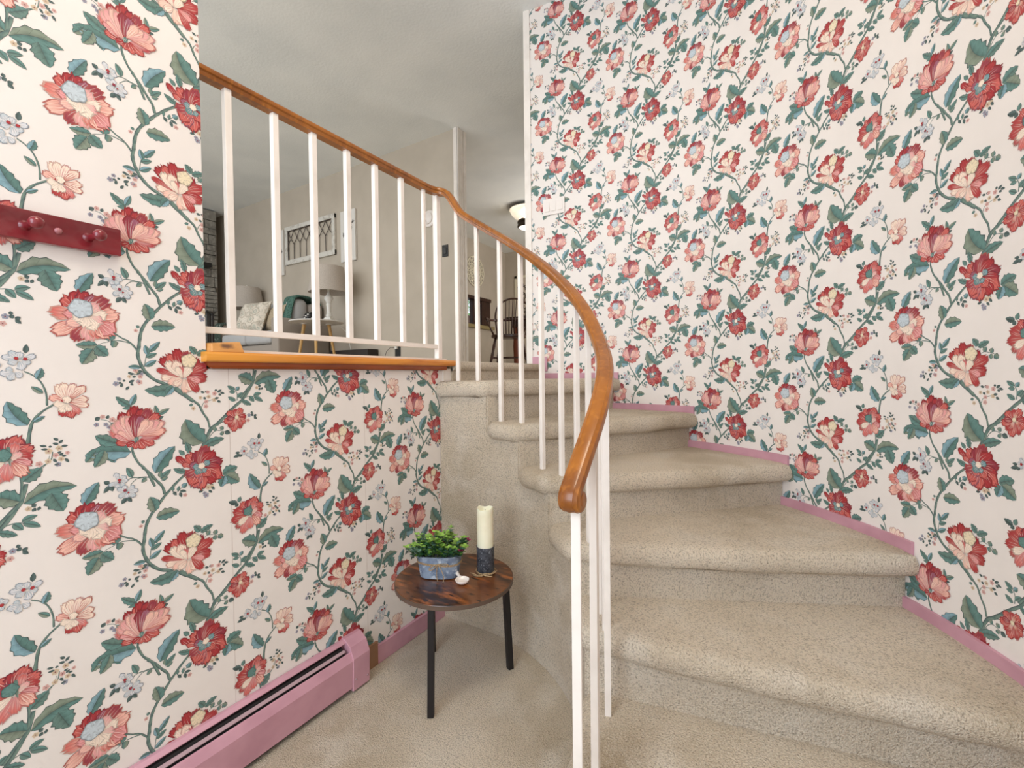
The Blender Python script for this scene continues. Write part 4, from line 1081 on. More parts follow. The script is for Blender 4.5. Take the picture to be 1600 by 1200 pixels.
def leaf(b, c, d, L_, W_, cup):
    d = d.normalized(); s = d.cross(Vector((rnd.uniform(-.4, .4), rnd.uniform(-.4, .4), 1))).normalized(); u = s.cross(d).normalized()
    V = [c]; m = 6
    for i in range(m + 1):
        t = i / m; a = PI * t
        V.append(c + d * L_ * (.5 - .5 * math.cos(a)) + s * W_ * .5 * math.sin(a) ** .8 + u * cup * math.sin(a)); 
    for i in range(m + 1):
        t = i / m; a = PI * t
        V.append(c + d * L_ * (.5 - .5 * math.cos(a)) - s * W_ * .5 * math.sin(a) ** .8 + u * cup * math.sin(a))
    mid = [c + d * L_ * (.5 - .5 * math.cos(PI * i / m)) for i in range(m + 1)]; V += mid
    o = 1 + 2 * (m + 1); F = []
    for i in range(m):
        F.append((1 + i, 2 + i, o + i + 1, o + i)); F.append((m + 2 + i, o + i, o + i + 1, m + 3 + i))
    b.add(V, F)
for k in range(64):
    u, v = rnd.uniform(-1, 1), rnd.uniform(-1, 1); base = Vector((PX, PY, TH + .072)) + rt * u * .072 + fr * v * .036
    hgt = (.105 - .04 * abs(u)) * rnd.uniform(.5, 1.08); tip = base + Z3 * hgt + rt * (u * .034 + rnd.uniform(-.012, .012)) + fr * (v * .032 + .006)
    ctl = (base + tip) / 2 + rt * rnd.uniform(-.012, .012); pth = [base * (1 - t) ** 2 + ctl * 2 * t * (1 - t) + tip * t * t for t in [i / 6 for i in range(7)]]
    sb.tube(pth, .0009, 5)
    for i in range(2, 7):
        sz = rnd.uniform(.013, .022) * (1.15 - i * .06)
        for q in range(4 if i < 6 else 5):
            a = q * PI / 2 + i * .8 + rnd.uniform(-.3, .3); d = rt * math.cos(a) + fr * math.sin(a) + Z3 * rnd.uniform(.1, .6)
            fb.k = 0 if (i > 5 or rnd.random() < .22) else (1 if rnd.random() < .62 else 2)
            if k % 16 == 3 and i == 6: fb.k = 3
            leaf(fb, pth[i] + d.normalized() * .002, d, sz, sz * .82, rnd.uniform(.0005, .003))
sb.build('stems', STEMG, pl); tag(fb.build('foliage', LEAF1, pl, smooth=True, mats=[LEAF1, LEAF2, LEAF3, BUD]), 'bright and deep green small leaves')
# ------------------------------------------------------------------ candle in a dark holder, twine, spoon
HX, HY = -1.034, 1.482
hol = thing('candle_holder', 'dark speckled metal candle holder with twine round its foot', 'candle holder', (HX, HY, TH))
DGAL = mat('dark_speckled_metal', (92, 96, 104), .5, metal=.4, noise=[(70, (58, 62, 70), .42, .6, 4), (140, (160, 166, 176), .6, .7, 2)], bump=(120, .4, .002))
MB().lathe([(.001, TH + .0012), (.033, TH + .0012), (.0348, TH + .004), (.0358, TH + .100), (.0368, TH + .104), (.0368, TH + .107), (.0348, TH + .107), (.0345, TH + .030), (.001, TH + .030)], (HX, HY, 0), 48).build('cup', DGAL, hol, smooth=True, auto=35); cup = hol.children[0]
b = MB(); cr = .0375
def ring_pts(r, z, a0, a1, n=30): return [(HX + r * math.cos(a0 + (a1 - a0) * i / n), HY + r * math.sin(a0 + (a1 - a0) * i / n), z + .0012 * math.sin(i * 1.1)) for i in range(n + 1)]
b.tube(ring_pts(.0372, TH + .004, 0, 2 * PI), .0022, 6); b.tube(ring_pts(.0385, TH + .0075, .6, 6.6), .0020, 6)
f2 = Vector((.57, -.82, 0)); r2 = Vector((.82, .57, 0)); k0 = Vector((HX, HY, TH + .004)) + f2 * .040 + r2 * -.008
b.tube(q3(k0, k0 + r2 * -.02 + f2 * .012, k0 + r2 * -.035 + f2 * .004 + Z3 * .008, k0 + r2 * -.052 + f2 * -.02 + Z3 * .003), .0023, 6)
b.tube(q3(k0, k0 + r2 * -.016 + f2 * .018, k0 + r2 * -.030 + f2 * .012 + Z3 * .004, k0 + r2 * -.044 + f2 * -.008 + Z3 * .0), .0020, 6)
b.tube(q3(k0, k0 + r2 * .012 + f2 * .010, k0 + r2 * .024 + f2 * .012, k0 + r2 * .034 + f2 * .012 + Z3 * -.001), .0023, 6)
b.tube(q3(k0, k0 + r2 * .02 + f2 * .004, k0 + r2 * .045 + f2 * -.006 + Z3 * .002, k0 + r2 * .052 + f2 * -.022 + Z3 * .008), .0021, 6)
b.build('twine', TWINE, cup, smooth=True)
cnd = thing('pillar_candle', 'tall ivory pillar candle with a melted wavy rim', 'candle', (HX, HY, TH + .032))
WAX = mat('ivory_wax', (240, 234, 208), .45, noise=[(12, (228, 220, 190), .45, .7, 3)]); WAX.node_tree.nodes['Principled BSDF'].inputs['Subsurface Weight'].default_value = .15
n = 48; V = []; F = []; zt = TH + .262
rings = [(.0325, TH + .032, 0), (.0332, TH + .10, 0), (.0330, zt - .02, 0), (.0332, zt - .006, .4), (.0322, zt, 1), (.0300, zt - .001, 1), (.0280, zt - .012, .7), (.018, zt - .020, .2), (.002, zt - .021, 0)]
for r, z, w in rings:
    for i in range(n):
        a = 2 * PI * i / n; dz = w * (.0035 * math.sin(a * 2 + .6) + .0022 * math.sin(a * 5)); rr = r + w * .0012 * math.sin(a * 3)
        V.append((HX + rr * math.cos(a), HY + rr * math.sin(a), z + dz))
for r in range(len(rings) - 1):
    for i in range(n): F.append((r * n + i, r * n + (i + 1) % n, (r + 1) * n + (i + 1) % n, (r + 1) * n + i))
F += [tuple(range(n)), tuple(range((len(rings) - 1) * n, len(rings) * n))]
MB().add(V, F).build('wax', WAX, cnd, smooth=True, auto=60)
MB().tube([(HX, HY, zt - .022), (HX + .001, HY, zt - .008)], .0012, 6).build('wick', BLACKM, cnd)
spn = thing('scoop', 'small white ceramic scoop lying on the rustic table', 'scoop', (-1.056, 1.352, TH))
CER = mat('white_ceramic', (236, 226, 218), .3, coat=.5)
sc = Vector((-1.052, 1.350, TH)); hd = Vector((-1.108, 1.385, TH)) - sc; hd.normalize(); n = 24
V = []; F = []
prof2 = [(.004, .0015), (.016, .003), (.0235, .009), (.0275, .017), (.0268, .0185), (.0215, .012), (.014, .0075), (.001, .006)]
b = MB(); b.lathe(prof2, tuple(sc), 28)
b.tube([sc + hd * .024 + Z3 * .014, sc + hd * .034 + Z3 * .0165, sc + hd * .05 + Z3 * .018, sc + hd * .064 + Z3 * .021, sc + hd * .070 + Z3 * .0225], [.0085, .0062, .0070, .0085, .006], 12)
b.build('scoop_body', CER, spn, smooth=True, auto=60)
# ------------------------------------------------------------------ triple switch on the curved wall
sw = thing('light_switch', 'white triple rocker switch plate on the curved floral wall', 'light switch', (*cir(RW, 93.55), 2.345))
a = 93.55; c0 = Vector((*cir(RW - .001, a), 2.345)); nr_ = Vector((-math.cos(R(a)), -math.sin(R(a)), 0)); tg = Vector((math.sin(R(a)), -math.cos(R(a)), 0))
T = Matrix(((tg.x, 0, nr_.x, c0.x), (tg.y, 0, nr_.y, c0.y), (tg.z, 1, nr_.z, c0.z), (0, 0, 0, 1)))
SWM = mat('switch_plastic', (236, 228, 222), .35)
swp = MB().box(-.079, .079, -.055, .055, .0022, .0085, T).build('plate', SWM, sw, bevel=.002)
for i in (-1, 0, 1):
    b = MB(); b.add([T @ Vector(v) for v in ((i * .046 - .017, -.033, .0085), (i * .046 + .017, -.033, .0085), (i * .046 + .017, .033, .0085), (i * .046 - .017, .033, .0085), (i * .046 - .0165, -.0325, .0135), (i * .046 + .0165, -.0325, .0135), (i * .046 + .0165, .0325, .0092), (i * .046 - .0165, .0325, .0092))],
          [(0, 1, 2, 3), (4, 5, 6, 7), (0, 1, 5, 4), (1, 2, 6, 5), (2, 3, 7, 6), (3, 0, 4, 7)])
    b.build('rocker', SWM, swp)
# ================================================================== living room
YW = 3.652
SOFAF = mat('grey_beige_upholstery', (168, 158, 148), .95, noise=[(200, (150, 140, 132), .45, .65, 2)], bump=(260, .4, .003))
SOFAL = mat('pale_grey_cushion', (190, 190, 190), .95, noise=[(180, (176, 176, 178), .45, .65, 2)], bump=(240, .4, .003))
def soft(name, x0, x1, y0, y1, z0, z1, m, parent, bev=.04, puff=0):
    b = MB(); nx = 8; V = []
    b.box(x0, x1, y0, y1, z0, z1); o = b.build(name, m, parent, smooth=True)
    md = o.modifiers.new('bevel', 'BEVEL'); md.width = bev; md.segments = 4
    return o
sofa = thing('sofa', 'grey beige two seat sofa along the living room wall', 'sofa', (-5.55, 3.3, LZ))
SX0, SX1, SY0, SY1 = -6.22, -4.86, 2.95, 3.62
soft('base', SX0 + .02, SX1 - .02, SY0 + .03, SY1, LZ + .17, LZ + .32, SOFAF, sofa, .02)
soft('arm', SX1 - .14, SX1, SY0, SY1, LZ + .175, LZ + .615, SOFAF, sofa, .022)
soft('arm', SX0, SX0 + .14, SY0, SY1, LZ + .175, LZ + .615, SOFAF, sofa, .022)
soft('backrest', SX0 + .12, SX1 - .12, SY1 - .17, SY1 + .01, LZ + .30, LZ + .84, SOFAF, sofa, .04)
soft('seat_cushion', SX0 + .145, -5.545, SY0 - .01, SY1 - .16, LZ + .325, LZ + .475, SOFAL, sofa, .045)
soft('seat_cushion', -5.535, SX1 - .145, SY0 - .01, SY1 - .16, LZ + .325, LZ + .475, SOFAL, sofa, .045)
o = soft('back_cushion', -5.30, SX1 - .15, SY1 - .38, SY1 - .16, LZ + .47, LZ + .90, SOFAL, sofa, .09)
o = soft('back_cushion', SX0 + .15, -5.56, SY1 - .36, SY1 - .16, LZ + .47, LZ + .88, SOFAL, sofa, .09)
for x in (SX0 + .08, SX1 - .08):
    for y in (SY0 + .08, SY1 - .08): MB().lathe([(.014, LZ), (.022, LZ + .175)], (x, y, 0), 12).build('leg', BLACKM, sofa)
def pillow(name, c, w, h, t, rx, rz_, m, label, group='throw pillows on the sofa'):
    V = []; F = []; n = 14
    for side in (1, -1):
        for i in range(n + 1):
            for j in range(n + 1):
                u, v = i / n * 2 - 1, j / n * 2 - 1
                e = (1 - u ** 4) * (1 - v ** 4); pin = 1 - .10 * (abs(u) ** 3 * (1 - abs(v)) + 0); 
                x = u * w / 2 * (1 - .08 * (1 - v * v)); z = v * h / 2 * (1 - .08 * (1 - u * u)); y = side * t / 2 * e ** .6
                V.append(Vector((x, y, z)))
    N = (n + 1) ** 2
    for s in (0, 1):
        for i in range(n):
            for j in range(n):
                q = s * N + i * (n + 1) + j; F.append((q, q + 1, q + n + 2, q + n + 1) if s else (q, q + n + 1, q + n + 2, q + 1))
    T = Matrix.Translation(c) @ Matrix.Rotation(rz_, 4, 'Z') @ Matrix.Rotation(rx, 4, 'X')
    o = thing(name, label, 'pillow', c, group); MB().add([T @ v for v in V], F).build('pillow_cover', m, o, smooth=True)
    return o
def flower_fabric():
    m = bpy.data.materials.new('floral_linen'); m.use_nodes = True; N = m.node_tree.nodes; L = m.node_tree.links; b = N['Principled BSDF']; b.inputs['Roughness'].default_value = .95
    tc = N.new('ShaderNodeTexCoord'); v = N.new('ShaderNodeTexVoronoi'); v.inputs['Scale'].default_value = 9; nz = N.new('ShaderNodeTexNoise'); nz.inputs['Scale'].default_value = 26; nz.inputs['Detail'].default_value = 3
    L.new(tc.outputs['Object'], v.inputs['Vector']); L.new(tc.outputs['Object'], nz.inputs['Vector'])
    r1 = N.new('ShaderNodeValToRGB'); e = r1.color_ramp.elements; e[0].position = .0; e[0].color = (*lin((170, 132, 112)), 1); e[1].position = .16; e[1].color = (*lin((222, 212, 198)), 1)
    for p, c in ((.26, (186, 186, 172)), (.34, (226, 216, 202)), (.5, (196, 184, 168)), (.56, (230, 220, 206))):
        x = e.new(p); x.color = (*lin(c), 1)
    L.new(v.outputs['Distance'], r1.inputs[0])
    r2 = N.new('ShaderNodeValToRGB'); e = r2.color_ramp.elements; e[0].position = .47; e[0].color = (1, 1, 1, 1); e[1].position = .53; e[1].color = (1, 1, 1, 1); x = e.new(.5); x.color = (.55, .58, .55, 1)
    L.new(nz.outputs[0], r2.inputs[0]); mx = N.new('ShaderNodeMix'); mx.data_type = 'RGBA'; mx.blend_type = 'MULTIPLY'; mx.inputs[0].default_value = 1
    L.new(r1.outputs[0], mx.inputs[6]); L.new(r2.outputs[0], mx.inputs[7]); L.new(mx.outputs[2], b.inputs['Base Color']); return m
FLORAL = flower_fabric()
pillow('throw_pillow', (-5.62, 3.10, LZ + .685), .48, .42, .16, R(-22), R(8), FLORAL, 'large cream throw pillow printed with faded flowers, nearest on the sofa')
pillow('throw_pillow', (-5.87, 3.22, LZ + .665), .40, .38, .13, R(-20), R(24), FLORAL, 'pale floral throw pillow mostly hidden behind the large floral one')
pillow('throw_pillow', (-5.33, 3.22, LZ + .66), .36, .34, .14, R(-18), R(-10), mat('tan_linen', (186, 170, 146), .95, noise=[(90, (164, 146, 120), .45, .6, 3)]), 'small tan throw pillow between the floral pillow and the green blanket')
# knitted green blanket over the sofa back
GREEN = mat('green_knit', (88, 124, 112), .95, noise=[(60, (58, 92, 82), .42, .6, 3)], bump=(110, .8, .01))
def blanket(name, pts, w, m, label):
    pts = [Vector(p) for p in pts]; n = 10; V = []; F = []
    P2 = []
    for i in range(len(pts) - 1):
        for k in range(6): P2.append(pts[i].lerp(pts[i + 1], k / 6))
    P2.append(pts[-1])
    for _ in range(4): P2 = [P2[0]] + [(P2[i - 1] + P2[i] * 2 + P2[i + 1]) / 4 for i in range(1, len(P2) - 1)] + [P2[-1]]
    for s in (0, 1):
        for i, p in enumerate(P2):
            d = (P2[min(i + 1, len(P2) - 1)] - P2[max(i - 1, 0)]).normalized()
            for j in range(n + 1):
                q = p + w * (j / n - .5); nn = d.cross(w.normalized()); V.append(q + nn * (.008 * math.sin(j * 1.7 + i * .25) + (.016 if s else 0)))
    m_ = len(P2); N = m_ * (n + 1)
    for s in (0, 1):
        for i in range(m_ - 1):
            for j in range(n):
                q = s * N + i * (n + 1) + j; F.append((q, q + 1, q + n + 2, q + n + 1))
    for i in range(m_ - 1):
        for j in (0, n): q = i * (n + 1) + j; F.append((q, q + n + 1, q + N + n + 1, q + N))
    for i in (0, m_ - 1):
        for j in range(n): q = i * (n + 1) + j; F.append((q, q + 1, q + N + 1, q + N))
    o = meshobj(name, V, F, m, None, True); return tag(o, label, 'blanket')
blanket('knitted_blanket', [(-5.12, 3.19, LZ + .50), (-5.12, 3.215, LZ + .70), (-5.11, 3.25, LZ + .90), (-5.11, 3.34, LZ + .935), (-5.11, 3.46, LZ + .92), (-5.11, 3.60, LZ + .87), (-5.11, 3.647, LZ + .78)], Vector((.20, 0, 0)), GREEN, 'green knitted blanket draped over the sofa back')
blanket('folded_throw', [(-6.15, 2.935, LZ + .34), (-6.15, 2.93, LZ + .55), (-6.15, 2.96, LZ + .635), (-6.15, 3.10, LZ + .64), (-6.15, 3.24, LZ + .64)], Vector((.17, 0, 0)), mat('dark_green_knit', (60, 74, 66), .95, noise=[(50, (120, 130, 124), .55, .7, 3)], bump=(110, .8, .01)), 'dark green throw over the far sofa arm')
# tables and lamps
def tripod_table(x, y, label):
    t = thing('lamp_table', label, 'table', (x, y, LZ), 'lamp tables beside the sofa')
    TW = mat('white_tabletop', (226, 222, 218), .4); LW = mat('light_oak_leg', (206, 164, 104), .5)
    MB().lathe([(.01, LZ + .548), (.285, LZ + .548), (.29, LZ + .555), (.285, LZ + .562), (.01, LZ + .562)], (x, y, 0), 40).build('tabletop', TW, t, smooth=True, auto=40)
    for a in (205, 322, 84):
        c, s = math.cos(R(a)), math.sin(R(a))
        MB().lathe([(.035, LZ + .536), (.035, LZ + .548)], (x + c * .15, y + s * .15, 0), 16).build('leg_mount', TW, t)
        MB().tube([(x + c * .15, y + s * .15, LZ + .538), (x + c * .25, y + s * .25, LZ + .0)], [.019, .012], 14).build('leg', LW, t, smooth=True, auto=50)
    return t
tripod_table(-4.545, 3.22, 'white round lamp table on splayed light wood legs')
tripod_table(-6.53, 3.30, 'far lamp table hidden behind the sofa arm')
SHADE = mat('taupe_lamp_shade', (190, 180, 170), .9, noise=[(160, (176, 166, 156), .45, .6, 2)]); LBASE = mat('white_turned_wood', (228, 226, 220), .5); INSH = mat('shade_lining', (150, 146, 146), .9)
def lamp(x, y, label):
    z = LZ + .563; t = thing('table_lamp', label, 'lamp', (x, y, z), 'table lamps beside the sofa')
    b = MB(); T4 = Matrix.Translation((x, y, 0)) @ Matrix.Rotation(R(20), 4, 'Z')
    b.add([T4 @ Vector((sx * w, sy * w, zz)) for (w, zz) in ((.058, z), (.058, z + .014), (.028, z + .055)) for sx, sy in ((-1, -1), (1, -1), (1, 1), (-1, 1))],
          [(0, 1, 2, 3), (8, 9, 10, 11)] + [(r * 4 + i, r * 4 + (i + 1) % 4, r * 4 + 4 + (i + 1) % 4, r * 4 + 4 + i) for r in (0, 1) for i in range(4)])
    b.lathe([(.020, z + .05), (.034, z + .062), (.036, z + .078), (.024, z + .092), (.030, z + .10), (.022, z + .115), (.024, z + .16), (.030, z + .20), (.026, z + .215), (.032, z + .222), (.030, z + .232), (.050, z + .262), (.045, z + .285), (.022, z + .312), (.012, z + .34), (.010, z + .37)], (x, y, 0), 28)
    b.build('base', LBASE, t, smooth=True, auto=50)
    n = 44; V = []; F = []
    pr = [(.205, z + .335), (.165, z + .625), (.160, z + .625), (.200, z + .335)]
    pr = [(.218, z + .335), (.172, z + .625), (.169, z + .623), (.215, z + .337)]
    for r, zz in pr:
        for k in range(n): V.append((x + r * math.cos(2 * PI * k / n), y + r * math.sin(2 * PI * k / n), zz))
    b = MB(); b.add(V, [(i * n + k, i * n + (k + 1) % n, ((i + 1) % 4) * n + (k + 1) % n, ((i + 1) % 4) * n + k) for i in range(4) for k in range(n)])
    shade = b.build('lamp_shade', SHADE, t, smooth=True, auto=40)
    b = MB(); b.tube([(x, y, z + .36), (x, y, z + .64)], .005, 8); b.ball((x, y, z + .648), .014, 8)
    for k in range(3): a = k * 2.1; b.tube([(x, y, z + .60), (x + .168 * math.cos(a), y + .168 * math.sin(a), z + .618)], .002, 5)
    b.build('finial', LBASE, shade, smooth=True)
    MB().lathe([(.014, z + .355), (.014, z + .40), (.026, z + .43), (.030, z + .46), (.02, z + .49), (.001, z + .50)], (x, y, 0), 16).build('bulb', mat('bulb_glass', (235, 232, 225), .3), t, smooth=True)
    return t
lamp1 = lamp(-4.47, 3.33, 'near white turned table lamp with taupe shade beside the sofa')
lamp(-6.42, 3.46, 'far white turned table lamp with taupe shade behind the pillows')
b = MB(); b.tube([(-4.44, 3.42, LZ + .55), (-4.38, 3.50, LZ + .45), (-4.36, 3.55, LZ + .2), (-4.34, 3.6, LZ + .01)], .004, 6)
b.build('cord', mat('white_cord', (225, 222, 216), .5), lamp1, smooth=True)
# black and white figure on the lamp table
b = MB(); c = Vector((-4.62, 3.19, LZ + .563)); rnd = random.Random(3)
b.lathe([(.03, 0), (.05, .012), (.062, .045), (.055, .085), (.03, .11), (.001, .115)], tuple(c), 20)
for k in range(46):
    a = k * 2.4; zz = .01 + .1 * k / 46; r = .058 * math.sin(PI * min(.95, (k + 6) / 54)) + .004
    b.k = 1 if k % 2 else 0; b.ball((c.x + r * math.cos(a), c.y + r * math.sin(a), c.z + zz), .012, 5, (1, 1, .7))
tag(b.build('pinecone_ornament', BLACKP, None, True, mats=[BLACKP, mat('chalk_white', (225, 222, 218), .7)]), 'black and white pinecone ornament beside the near lamp', 'ornament')
# low dark box against the wall
tag(MB().box(-4.70, -4.02, 3.49, 3.645, LZ + .002, LZ + .245).build('storage_box', mat('dark_box', (46, 38, 36), .6), None, bevel=.006), 'low dark storage box on the floor against the wall', 'box')
# ---- wall pieces
DISTW = mat('distressed_white', (216, 212, 204), .7, noise=[(18, (176, 170, 160), .52, .7, 5)]); LEADM = mat('old_lead', (70, 62, 58), .6); PAL = mat('canvas_white', (224, 220, 214), .7)
art = thing('window_frame_decoration', 'distressed white window frame with dark diamond tracery hung on the living room wall', 'wall decoration', (-5.24, YW, 2.72))
x0, x1, z0, z1 = -5.76, -4.73, 2.72, 3.225; b = MB(); w = .055
b.box(x0, x1, YW - .032, YW - .003, z1 - w, z1); b.box(x0, x1, YW - .032, YW - .003, z0, z0 + w * 1.1); b.box(x0, x0 + w, YW - .030, YW - .003, z0, z1); b.box(x1 - w, x1, YW - .030, YW - .003, z0, z1)
wf = b.build('frame', DISTW, art, bevel=.003)
b = MB(); n = 7; xa, xb, za, zb = x0 + w, x1 - w, z0 + w, z1 - w; st = (xb - xa) / n; zd = zb - .19; yy = YW - .018
b.tube([(xa + .004, yy, za), (xa + .004, yy, zb)], .005, 6); b.tube([(xb - .004, yy, za), (xb - .004, yy, zb)], .005, 6); b.tube([(xa, yy, zb - .003), (xb, yy, zb - .003)], .006, 6)
for i in range(1, n): b.tube([(xa + i * st, yy, za), (xa + i * st, yy, zd)], .0045, 6)
for i in range(0, n + 1):
    for sg in (1, -1):
        e = i + sg; 
        if 0 <= e <= n: b.tube([(xa + i * st, yy, zd), (xa + (i + sg * .5) * st, yy - .002 * sg, zd + .075), (xa + e * st, yy, zb - .004)], .0042, 6)
b.build('tracery', LEADM, wf)
def brush(b, pts, w, y):
    P = [Vector((p[0], y, p[1])) for p in pts]
    for i in range(len(P) - 1): 
        d = (P[i + 1] - P[i]).normalized(); nn = Vector((-d.z, 0, d.x)) * w; b.add([P[i] - nn, P[i + 1] - nn * .3, P[i + 1] + nn * .3, P[i] + nn], [(0, 1, 2, 3)])
for (xa, xb, label, sd) in ((-4.62, -4.355, 'narrow white wall panel with small dark leaf sprigs, right of the window frame decoration', 5), (-6.065, -5.80, 'narrow white wall panel with small dark leaf sprigs, left of the window frame decoration', 9)):
    t = thing('wall_panel', label, 'wall art', ((xa + xb) / 2, YW, 2.6), 'white sprig panels flanking the window frame decoration'); pn = MB().box(xa, xb, YW - .028, YW - .003, 2.60, 3.21).build('panel', PAL, t, bevel=.002)
    b = MB(); rnd = random.Random(sd)
    for k in range(7):
        cx_, cz_ = rnd.uniform(xa + .05, xb - .05), 2.68 + k * .07; a = rnd.uniform(.6, 2.4)
        tip = (cx_ + .06 * math.cos(a), cz_ + .06 * math.sin(a)); brush(b, [(cx_, cz_), tip], .003, YW - .0285)
        for q in range(3):
            t_ = (q + 1) / 4; p = (cx_ + (tip[0] - cx_) * t_, cz_ + (tip[1] - cz_) * t_)
            for sg in (1, -1): a2 = a + sg * .8; brush(b, [p, (p[0] + .026 * math.cos(a2), p[1] + .026 * math.sin(a2))], .005, YW - .0288)
    b.build('painted_sprigs', LEADM, pn)
t = thing('wall_sensor', 'round white sensor on the living room wall beside the post', 'sensor', (-3.218, YW, 2.872))
TY_ = Matrix.Translation((-3.218, YW - .002, 2.872)) @ Matrix.Rotation(PI / 2, 4, 'X')
MB().lathe([(.001, 0), (.088, 0), (.090, .004), (.084, .014), (.062, .020), (.060, .030), (.030, .044), (.001, .046)], (0, 0, 0), 36, TY_).build('housing', SWM, t, smooth=True, auto=35)
b = MB()
for r in (.030, .042, .052): b.tube([TY_ @ Vector((r * math.cos(a), r * math.sin(a), .047 - (r - .03) * .75)) for a in [R(120) + R(140) * i / 10 for i in range(11)]], .0022, 5)
b.build('grille', mat('grey_grille', (120, 116, 110), .6), t)
t = thing('wall_switch', 'black switch plate on the living room wall near the casing', 'switch', (-3.006, YW, 2.50))
MB().box(-3.045, -2.967, YW - .008, YW - .001, 2.44, 2.562).build('plate', BLACKP, t, bevel=.002); MB().box(-3.022, -2.99, YW - .014, YW - .0075, 2.468, 2.534).build('rocker', mat('dark_grey_plastic', (58, 58, 58), .3), t, bevel=.002)
t = thing('wall_outlet', 'black electrical outlet low on the living room wall with a pale plug', 'outlet', (-3.709, YW, 1.5))
MB().box(-3.75, -3.668, YW - .008, YW - .001, 1.43, 1.565).build('plate', BLACKP, t, bevel=.002)
MB().box(-3.735, -3.70, YW - .03, YW - .0075, 1.512, 1.54).build('plug', mat('white_cord', (225, 222, 216), .5), t)
b = MB(); b.tube([(-3.73, YW - .02, 1.526), (-3.80, YW - .03, 1.53), (-3.86, YW - .03, 1.49), (-3.90, YW - .03, 1.40), (-3.90, YW - .04, 1.29)], .003, 6); b.build('cord', LEADM, t)
# ---- stone chimney
STONE = mat('grey_stacked_stone', (150, 146, 138), .9, noise=[(5, (112, 108, 102), .4, .65, 5), (20, (178, 172, 162), .52, .7, 4)], bump=(30, .6, .02)); GROUT = mat('dark_mortar', (70, 66, 62), 1)
chim = thing('stone_chimney', 'grey stacked stone chimney at the far end of the living room', 'chimney', (-7.45, 2.8, LZ))
b = MB(); rnd = random.Random(2); z = LZ + .002; b.k = 1; b.box(-7.59, -7.33, 1.2, 3.50, LZ + .001, CZ - .001); b.k = 0
while z < CZ - .06:
    h = min(rnd.choice((.06, .09, .12, .15)), CZ - .004 - z); y = 1.2
    while y < 3.5:
        w = min(rnd.uniform(.15, .5), 3.505 - y)
        if w > .03: d = rnd.uniform(0, .025); b.box(-7.34, -7.31 + d, y + .004, y + w - .004, z + .004, z + h - .004)
        y += w
    z += h
b.build('stonework', STONE, chim, mats=[STONE, GROUT], bevel=.004)
MB().box(-7.305, -7.14, 1.3, 3.36, 2.83, 2.89).build('mantel', BLACKP, chim, bevel=.004)
# thin black wire stand just inside the opening
b = MB()
for (x, y) in ((-1.74, .80), (-1.78, .80), (-1.76, .826), (-1.80, .835)): b.tube([(x, y, LZ + .003), (x - .002, y + .002, LZ + .16)], .004, 6)
b.tube([(-1.735, .797, LZ + .16), (-1.785, .797, LZ + .16), (-1.805, .84, LZ + .16), (-1.755, .83, LZ + .16), (-1.735, .797, LZ + .16)], .004, 6)
tag(b.build('wire_stand', BLACKM, None), 'thin black wire stand just behind the left end of the sill', 'stand')
# ================================================================== dining area
LAT = mat('cream_carved_wood', (232, 224, 202), .7); 
t = thing('carved_medallion', 'round cream carved wood medallion on the dining room wall', 'wall decoration', (-4.91, 6.82, 3.13))
b = MB(); cy, cz = 6.80, 3.14; X = -4.895
def cring(r, w, n=40): 
    b.tube([(X, cy + r * math.cos(2 * PI * i / n), cz + r * math.sin(2 * PI * i / n)) for i in range(n + 1)], w, 6)
for r, w in ((.275, .010), (.22, .007), (.16, .010), (.115, .007), (.07, .011), (.02, .012)): cring(r, w)
for k in range(12):
    a = 2 * PI * k / 12
    for (r0, r1, w) in ((.02, .155, .030), (.165, .27, .045)):
        for sg in (1, -1):
            b.tube([(X, cy + (r0 + (r1 - r0) * t_) * math.cos(a + (.0 if r0 < .1 else .26)) - sg * w * math.sin(PI * t_) * math.sin(a + (0 if r0 < .1 else .26)), cz + (r0 + (r1 - r0) * t_) * math.sin(a + (0 if r0 < .1 else .26)) + sg * w * math.sin(PI * t_) * math.cos(a + (0 if r0 < .1 else .26))) for t_ in [i / 8 for i in range(9)]], .010, 5)
b.build('fretwork', LAT, t)
t = thing('carved_wall_art', 'tall carved panel in a pale frame on the dining room back wall', 'wall art', (-4.5, 7.87, 2.26))
b = MB(); xa, xb, za, zb = -4.67, -4.28, 2.27, 3.21; b.box(xa, xa + .05, 7.845, 7.868, za, zb); b.box(xb - .05, xb, 7.845, 7.868, za, zb); b.box(xa, xb, 7.845, 7.868, za, za + .05); b.box(xa, xb, 7.845, 7.868, zb - .05, zb)
b.build('frame', LAT, t)
MB().box(xa + .05, xb - .05, 7.858, 7.868, za + .05, zb - .05).build('backing', mat('pale_backing', (206, 192, 176), .8), t)
b = MB(); rnd = random.Random(6)
for k in range(26):
    x = rnd.uniform(xa + .08, xb - .08); z = za + .09 + (zb - za - .18) * k / 26; r = rnd.uniform(.025, .05); a0 = rnd.uniform(0, 6)
    b.tube([(x + r * (1 - .08 * i) * math.cos(a0 + i * .5), 7.853, z + r * (1 - .08 * i) * math.sin(a0 + i * .5)) for i in range(10)], .009, 5)
b.build('scrollwork', mat('dark_scroll', (66, 52, 44), .6), t)
